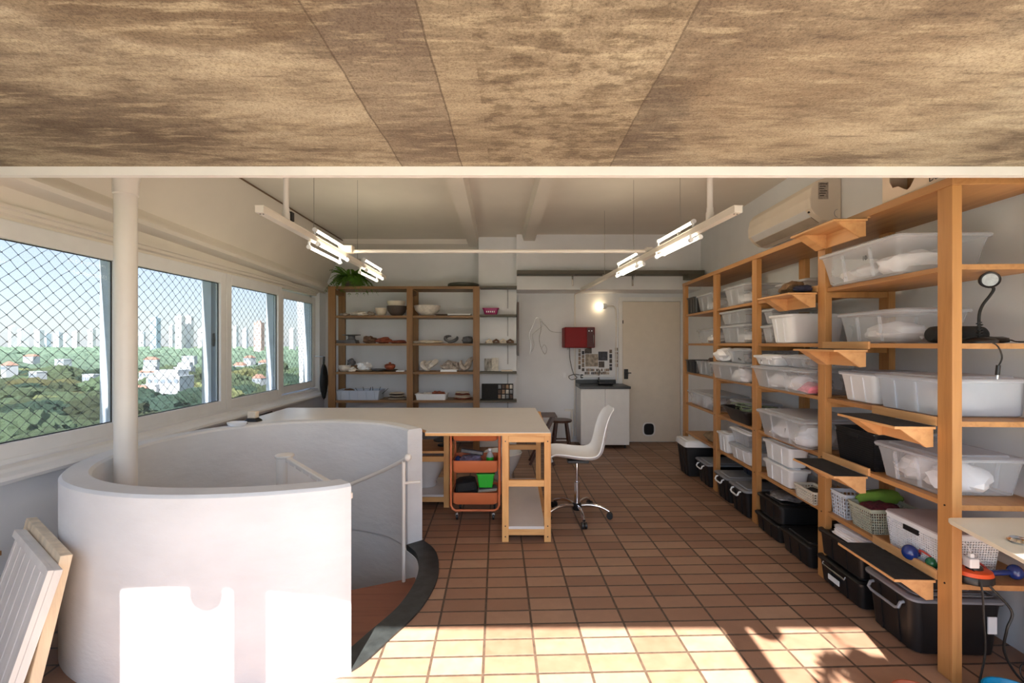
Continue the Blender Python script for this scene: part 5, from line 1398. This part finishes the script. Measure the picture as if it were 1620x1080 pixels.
for lab, x, y, R_, mat in (('terracotta bowl on the floor at the bottom edge', 1.635, 1.835, .095, m_terra), ('bright blue plastic bowl on the floor at the bottom right', 2.03, 1.83, .115, M('cyan_blue_plastic', (0, 130, 176), .35, var=.05))):
    t = thing('bowl', lab, 'bowl', (x, y, 0.001)); bowlm(R_, .09, .55).build('bowl_body', mat, t, smooth=True)
o = MB().tube(catmull([S(.10, .02, .50), S(.10, -.025, .44), S(.105, -.03, .3), S(.12, -.02, .15), S(.085, -.03, .006), S(.04, -.10, .006), S(.02, -.3, .006)], 8), .004, 7).build('cable', m_cable, None, smooth=True); tag(o, 'black cable hanging straight down from the low shelf to the floor', 'cable')
o = MB().tube(catmull([S(.13, .02, .48), S(.15, -.02, .43), S(.22, -.03, .34), S(.20, -.03, .26), S(.21, -.01, .15), S(.26, -.02, .05), S(.33, -.04, .006), S(.45, -.2, .006)], 8), .005, 7).build('cable', m_cable, None, smooth=True); tag(o, 'black cable bowing outward as it drops from the low shelf', 'cable')
cc = S(.34, .02, .03); o = MB().tube([cc + Vector((.035 * math.cos(a), .01 * math.sin(a), .035 * math.sin(a) + .012)) for a in [2 * PI * k / 24 for k in range(25)]], .003, 6).build('cable_coil', m_cable, None, smooth=True); tag(o, 'small loop of black cable standing on the floor by the skirting', 'cable')
# ------------------------------------------------------------------ the city outside the windows
GZ = -34.0
m_ground = M('city_ground', (128, 134, 96), .95, var=.3, scale=.02)
struct('ground_outside', MB().box(-4200, 600, -800, 5200, GZ - 1, GZ), m_ground)
def foliage(name, c):
    m, nt, b = base_mat(name)
    v = coords(nt); c = lin(c)
    n = noise_tex(nt, v, 1.9, 8, .8)
    oi = nd(nt, 'ShaderNodeObjectInfo')
    col = ramp(nt, n, [(0.35, tuple(x * .5 for x in c)), (0.5, c), (0.68, tuple(min(1, x * 1.45) for x in c))])
    hv = nd(nt, 'ShaderNodeHueSaturation'); nt.links.new(col, hv.inputs['Color'])
    nt.links.new(mathn(nt, 'ADD', mathn(nt, 'MULTIPLY', oi.outputs['Random'], .8), .6), hv.inputs['Value'])
    nt.links.new(mathn(nt, 'ADD', mathn(nt, 'MULTIPLY', oi.outputs['Random'], .05), .475), hv.inputs['Hue'])
    nt.links.new(hv.outputs[0], b.inputs['Base Color']); b.inputs['Roughness'].default_value = .9
    b.inputs['Specular IOR Level'].default_value = .1
    add_bump(nt, b, noise_tex(nt, v, 2.2, 8, .8), 1.0, 1.6)
    return m
m_f = [foliage('foliage_green', (120, 134, 100)), foliage('foliage_dark', (90, 112, 92)), foliage('foliage_yellow', (160, 160, 108))]
m_trunk = M('bark', (98, 80, 62), .9, var=.2)
def crown_mesh(seed, r=6.0):
    bm = bmesh.new(); bmesh.ops.create_icosphere(bm, subdivisions=4, radius=1)
    for v in bm.verts:
        p = v.co.copy(); q = p * 1.5 + Vector((seed * 5.1, seed, -seed))
        d = 1 + .28 * noise.noise(q) + .22 * abs(noise.noise(q * 2.6)) + .20 * noise.noise(q * 6) + .17 * noise.noise(q * 14)
        v.co = Vector((p.x * r, p.y * r, p.z * r * .62)) * d
    mb = MB(); mb.v = [tuple(v.co) for v in bm.verts]; mb.f = [tuple(q.index for q in f.verts) for f in bm.faces]; bm.free(); return mb
protos = []
for k in range(6):
    t = bpy.data.objects.new('tree', None); COL.objects.link(t)
    shift(crown_mesh(k), (0, 0, 8.5)).build('crown', m_f[(0, 0, 0, 1, 1, 2)[k]], t, smooth=True)
    MB().tube([(0, 0, 0), (.2, .1, 6), (0, 0, 9)], .4, 6, [.5, .35, .2]).build('trunk', m_trunk, t)
    protos.append(t)
TL = ['mid-green round tree among the treetops below the windows', 'dark green round tree among the treetops below the windows', 'yellow-green round tree among the treetops below the windows']
rg = random.Random(12)
spots = []
houses = []
def near_house(x, y, d):
    return any(abs(x - hx) < hw / 2 + d and abs(y - hy) < hd / 2 + d for hx, hy, hw, hd in houses)
HS = [(270, 590, 200, 17, 3), (238, 578, 250, 12, 2), (292, 572, 270, 13, 2), (60, 578, 240, 10, 2), (15, 568, 270, 12, 2), (145, 582, 230, 9, 2), (100, 562, 380, 14, 2), (240, 562, 400, 14, 2),
      (300, 558, 460, 16, 2), (380, 570, 340, 11, 2), (420, 566, 360, 12, 2), (484, 585, 300, 10, 2), (410, 588, 260, 9, 2), (50, 558, 480, 16, 2), (395, 560, 460, 14, 2), (222, 604, 190, 8, 2)]
m_hw = M('white_house', (206, 206, 206), .8, var=.05, scale=.5)
m_roof = M('terracotta_roof', (180, 134, 114), .85, var=.15, scale=.8)
m_win = M('window_dark', (150, 160, 172), .3, var=.1)
for i, (xp, yp, Y, W_, fl_) in enumerate(HS):
    W_ = W_ * (.85 if i == 0 else .7)
    X = (xp - 810) * Y / 727; zb = GZ; hgt = 1.5 - (yp - 543) * Y / 727 - zb
    hgt = max(5, hgt - (1.5 if i == 0 else 3.5))
    houses.append((X, Y, W_, W_ * .7))
    t = thing('house', 'white house %s among the trees below the windows' % ['with three stepped terraces, the largest', 'with flat roof, left of the largest', 'behind and right of the largest'][i] if i < 3 else 'small house among the distant trees, %s from the left' % ORD[sorted(range(len(HS)), key=lambda q: HS[q][0]).index(i)], 'house', (X, Y, zb), rg.uniform(-.5, .5), None if i < 3 else 'small houses among the distant trees')
    D_ = W_ * .6
    b = MB().box(-W_ / 2, W_ / 2, -D_ / 2, D_ / 2, 0, hgt)
    if i < 3: b.box(-W_ * .3, W_ * .42, -D_ * .42, D_ * .3, hgt, hgt + 3).box(-W_ * .55, -W_ * .1, -D_ * .7, D_ * .1, 0, hgt - 3)
    b.build('walls', m_hw, t)
    if i % 3 == 1 or i > 8:
        MB().loft([[(-W_ * .54, -D_ * .56, hgt), (W_ * .54, -D_ * .56, hgt), (W_ * .54, D_ * .56, hgt), (-W_ * .54, D_ * .56, hgt)], [(-W_ * .3, -.1, hgt + 2.2), (W_ * .3, -.1, hgt + 2.2), (W_ * .3, .1, hgt + 2.2), (-W_ * .3, .1, hgt + 2.2)]]).build('roof', m_roof, t)
    else:
        MB().box(-W_ * .52, W_ * .52, -D_ * .52, D_ * .52, hgt, hgt + .5).build('roof', m_hw, t)
    for k in range(5):
        x = -W_ * .4 + W_ * .2 * k
        MB().box(x - W_ * .06, x + W_ * .06, -D_ / 2 - .15, -D_ / 2 - .02, hgt - 2.4, hgt - .8).build('window', m_win, t)
while len(spots) < 285:
    Y = 66 + 260 * rg.random() ** 1.25; k = rg.uniform(-1.16, -.40); X = k * Y
    dmin = 5.6 + Y * .006
    if any((X - a) ** 2 + (Y - b_) ** 2 < dmin * dmin for a, b_ in spots) or near_house(X, Y, 3.5):
        if rg.random() < .985: continue
        if near_house(X, Y, 2): continue
    spots.append((X, Y))
used = set()
for i, (X, Y) in enumerate(spots):
    k = rg.choice((0, 1, 2, 0, 1, 2, 3, 4, 3, 4, 5))
    o = protos[k] if k not in used else copy_tree(protos[k])
    used.add(k)
    s = rg.uniform(.75, 1.2) * (1 + .0012 * Y)
    o.location = (X, Y, GZ); o.scale = (s, s, s * rg.uniform(.85, 1.15)); o.rotation_euler = (0, 0, rg.uniform(0, 6.28))
    q = (0, 0, 0, 1, 1, 2)[k]
    tag(o, TL[q], 'tree', ['mid-green trees below the windows', 'dark green trees below the windows', 'yellow-green trees below the windows'][q])
# everything farther: one woodland
far = MB()
for i in range(2600):
    Y = 300 + 1900 * rg.random() ** 1.5; k = rg.uniform(-1.2, -.38); X = k * Y
    if near_house(X, Y, 6): continue
    r = rg.uniform(6, 10) * (1 + Y * .0004); z0 = GZ + rg.uniform(3, 10)
    rings = []
    for j in range(5):
        ph = j / 4; rr_ = max(.05, math.cos(ph * PI / 2)) * r
        rings.append([(X + rr_ * rg.uniform(.75, 1.15) * math.cos(2 * PI * m_ / 8), Y + rr_ * rg.uniform(.75, 1.15) * math.sin(2 * PI * m_ / 8), z0 + math.sin(ph * PI / 2) * r * rg.uniform(.6, .85)) for m_ in range(8)])
    far.loft(rings, cap=False)
    far.f.append(tuple(range(len(far.v) - 8, len(far.v))))
for i in range(1500):   # the same woods carry on round the building
    R_ = 70 + 1500 * rg.random() ** 1.6; th_ = rg.uniform(-.55, 1.05) if R_ < 1600 else 0
    X, Y = -R_ * math.cos(th_), R_ * math.sin(th_)
    if Y > 0 and X / Y > -1.22: continue
    r = rg.uniform(5, 8) * (1 + R_ * .0005); z0 = GZ + rg.uniform(2, 6)
    rings = []
    for j in range(5):
        ph = j / 4; rr_ = max(.05, math.cos(ph * PI / 2)) * r
        rings.append([(X + rr_ * rg.uniform(.75, 1.15) * math.cos(2 * PI * m_ / 8), Y + rr_ * rg.uniform(.75, 1.15) * math.sin(2 * PI * m_ / 8), z0 + math.sin(ph * PI / 2) * r * rg.uniform(.6, .85)) for m_ in range(8)])
    far.loft(rings, cap=False)
    far.f.append(tuple(range(len(far.v) - 8, len(far.v))))
m_ff = foliage('foliage_far', (130, 146, 122))  # paler, greyer green: distance haze put into the colour
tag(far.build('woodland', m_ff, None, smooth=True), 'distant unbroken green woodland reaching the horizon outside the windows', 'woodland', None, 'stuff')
# towers on the horizon: (pixel x, top y, width px, distance, tone)
m_tw = [M('tower_tone_%d' % k, c_, .7, var=.08, scale=.03) for k, c_ in enumerate(((236, 240, 246), (246, 240, 238), (232, 190, 176), (206, 222, 232), (248, 248, 250)))]  # far towers toned paler, so the haze sits in their colours
TW = [(246, 503, 12, 1500, 3), (285, 500, 12, 1700, 1), (299, 500, 12, 1750, 1), (272, 515, 7, 2000, 4), (410, 510, 14, 1300, 2), (373, 516, 7, 1800, 4), (388, 520, 8, 1900, 0), (62, 522, 10, 2100, 4), (20, 516, 9, 2200, 1), (36, 521, 12, 2300, 4), (92, 526, 10, 2300, 0),
      (120, 525, 8, 2200, 1), (145, 521, 9, 2300, 4), (225, 525, 8, 2200, 0), (318, 520, 8, 2100, 1), (463, 520, 9, 1500, 4), (484, 515, 10, 1700, 0), (430, 522, 7, 2000, 1), (75, 528, 8, 2400, 3), (106, 529, 9, 2400, 4)]
for i, (x, yt, w, Y, tone) in enumerate(TW):
    W_ = w * .8 * Y / 727; hgt = 1.5 + (543 - yt) * Y / 727 - GZ
    lab = {0: 'dark blue-grey tower on the skyline in the second window', 4: 'reddish-brown tower on the skyline in the third window'}.get(i, 'pale hazy tower block on the far skyline, %s from the left' % ORD[sorted(range(len(TW)), key=lambda q: TW[q][0]).index(i)])
    t = thing('tower', lab, 'building', ((x - 810) * Y / 727, Y, GZ), rg.uniform(-.3, .3), None if i in (0, 4) else 'pale tower blocks on the skyline')
    MB().box(-W_ / 2, W_ / 2, -W_ / 2, W_ / 2, 0, hgt).box(-W_ / 5, W_ / 5, -W_ / 5, W_ / 5, hgt, hgt + 5).build('walls', m_tw[tone], t)
    wn_ = MB(); nf = int(hgt / 6)
    for f_ in range(2, nf): wn_.box(-W_ * .42, W_ * .42, -W_ / 2 - .3, -W_ / 2 - .05, f_ * 6, f_ * 6 + 2.2)
    wn_.build('window_rows', m_win if tone == 3 else m_tw[0], t)

# ------------------------------------------------------------------ hung from the slab edge at the terrace door (behind the viewpoint)
t = thing('hanging_fern', 'hanging fern basket outside the terrace door behind the viewpoint', 'plant', (1.50, -.26, 2.05))
MB().lathe([(.001, 0), (.08, .01), (.12, .06), (.13, .10), (.12, .10), (.001, .08)], (0, 0, 0), 24).build('pot', m_terra, t, smooth=True)
for k in range(3):
    a = 2 * PI * k / 3; MB().tube([(.12 * math.cos(a), .12 * math.sin(a), .10), (0, 0, .42)], .002, 5).build('hanger_wire', m_metal, t)
MB().tube([(0, 0, .42), (0, .02, .43), (0, .38, .33)], .008, 6).build('wall_bracket', m_dark, t)
lf = MB(); rg = random.Random(21)
for k in range(16):
    a = rg.uniform(-.6, 3.7); L = rg.uniform(.18, .36); pts = []
    for i in range(9):
        q = i / 8
        pts.append(Vector((math.cos(a) * L * q, math.sin(a) * L * q * .6, .08 + .35 * q * (1 - q) * 1.8 - rg.uniform(.12, .16) * q * q)))
    lf.tube(pts, .004, 4)
    for i in range(1, 9):
        d = (pts[i] - pts[i - 1]).normalized(); sv = d.cross(Vector((0, 0, 1))).normalized()
        for s_ in (-1, 1):
            b0 = pts[i]; ln = .07 * math.sin(PI * (i + .5) / 9.5) + .015
            lf.add([b0, b0 + sv * s_ * ln * .5, b0 + sv * s_ * ln + d * .03, b0 + sv * s_ * ln * .5 + d * .035], [(0, 1, 2, 3)])
lf.build('fronds', m_f[0], t)
for lab, x in (('small round lantern under the slab edge at the left door, added unseen to shape the sunlight', -1.40), ('small round lantern under the slab edge at the right door, added unseen to shape the sunlight', 1.19)):
    t = thing('hanging_blocker', lab, 'blocker', (x, .09, 2.19))  # unseen round shape added to make the rounded dips in the sun patches
    MB().sphere((0, 0, 0), .075, 18, 1, .7, .8).build('blocker_body', m_cream, t, smooth=True)
    MB().lathe([(.012, .03), (.012, .0405)], (0, 0, 0), 10).build('mount', m_dark, t)
o = MB().tube([(-2.50, 1.95, 3.022), (-2.50, 4, 3.022), (-2.505, 6.9, 3.022)], .008, 6).build('corner_cable', M('brown_cable', (110, 86, 64), .6), None, smooth=True); tag(o, 'thin brown cable running along the corner where the left wall meets the ceiling', 'cable')
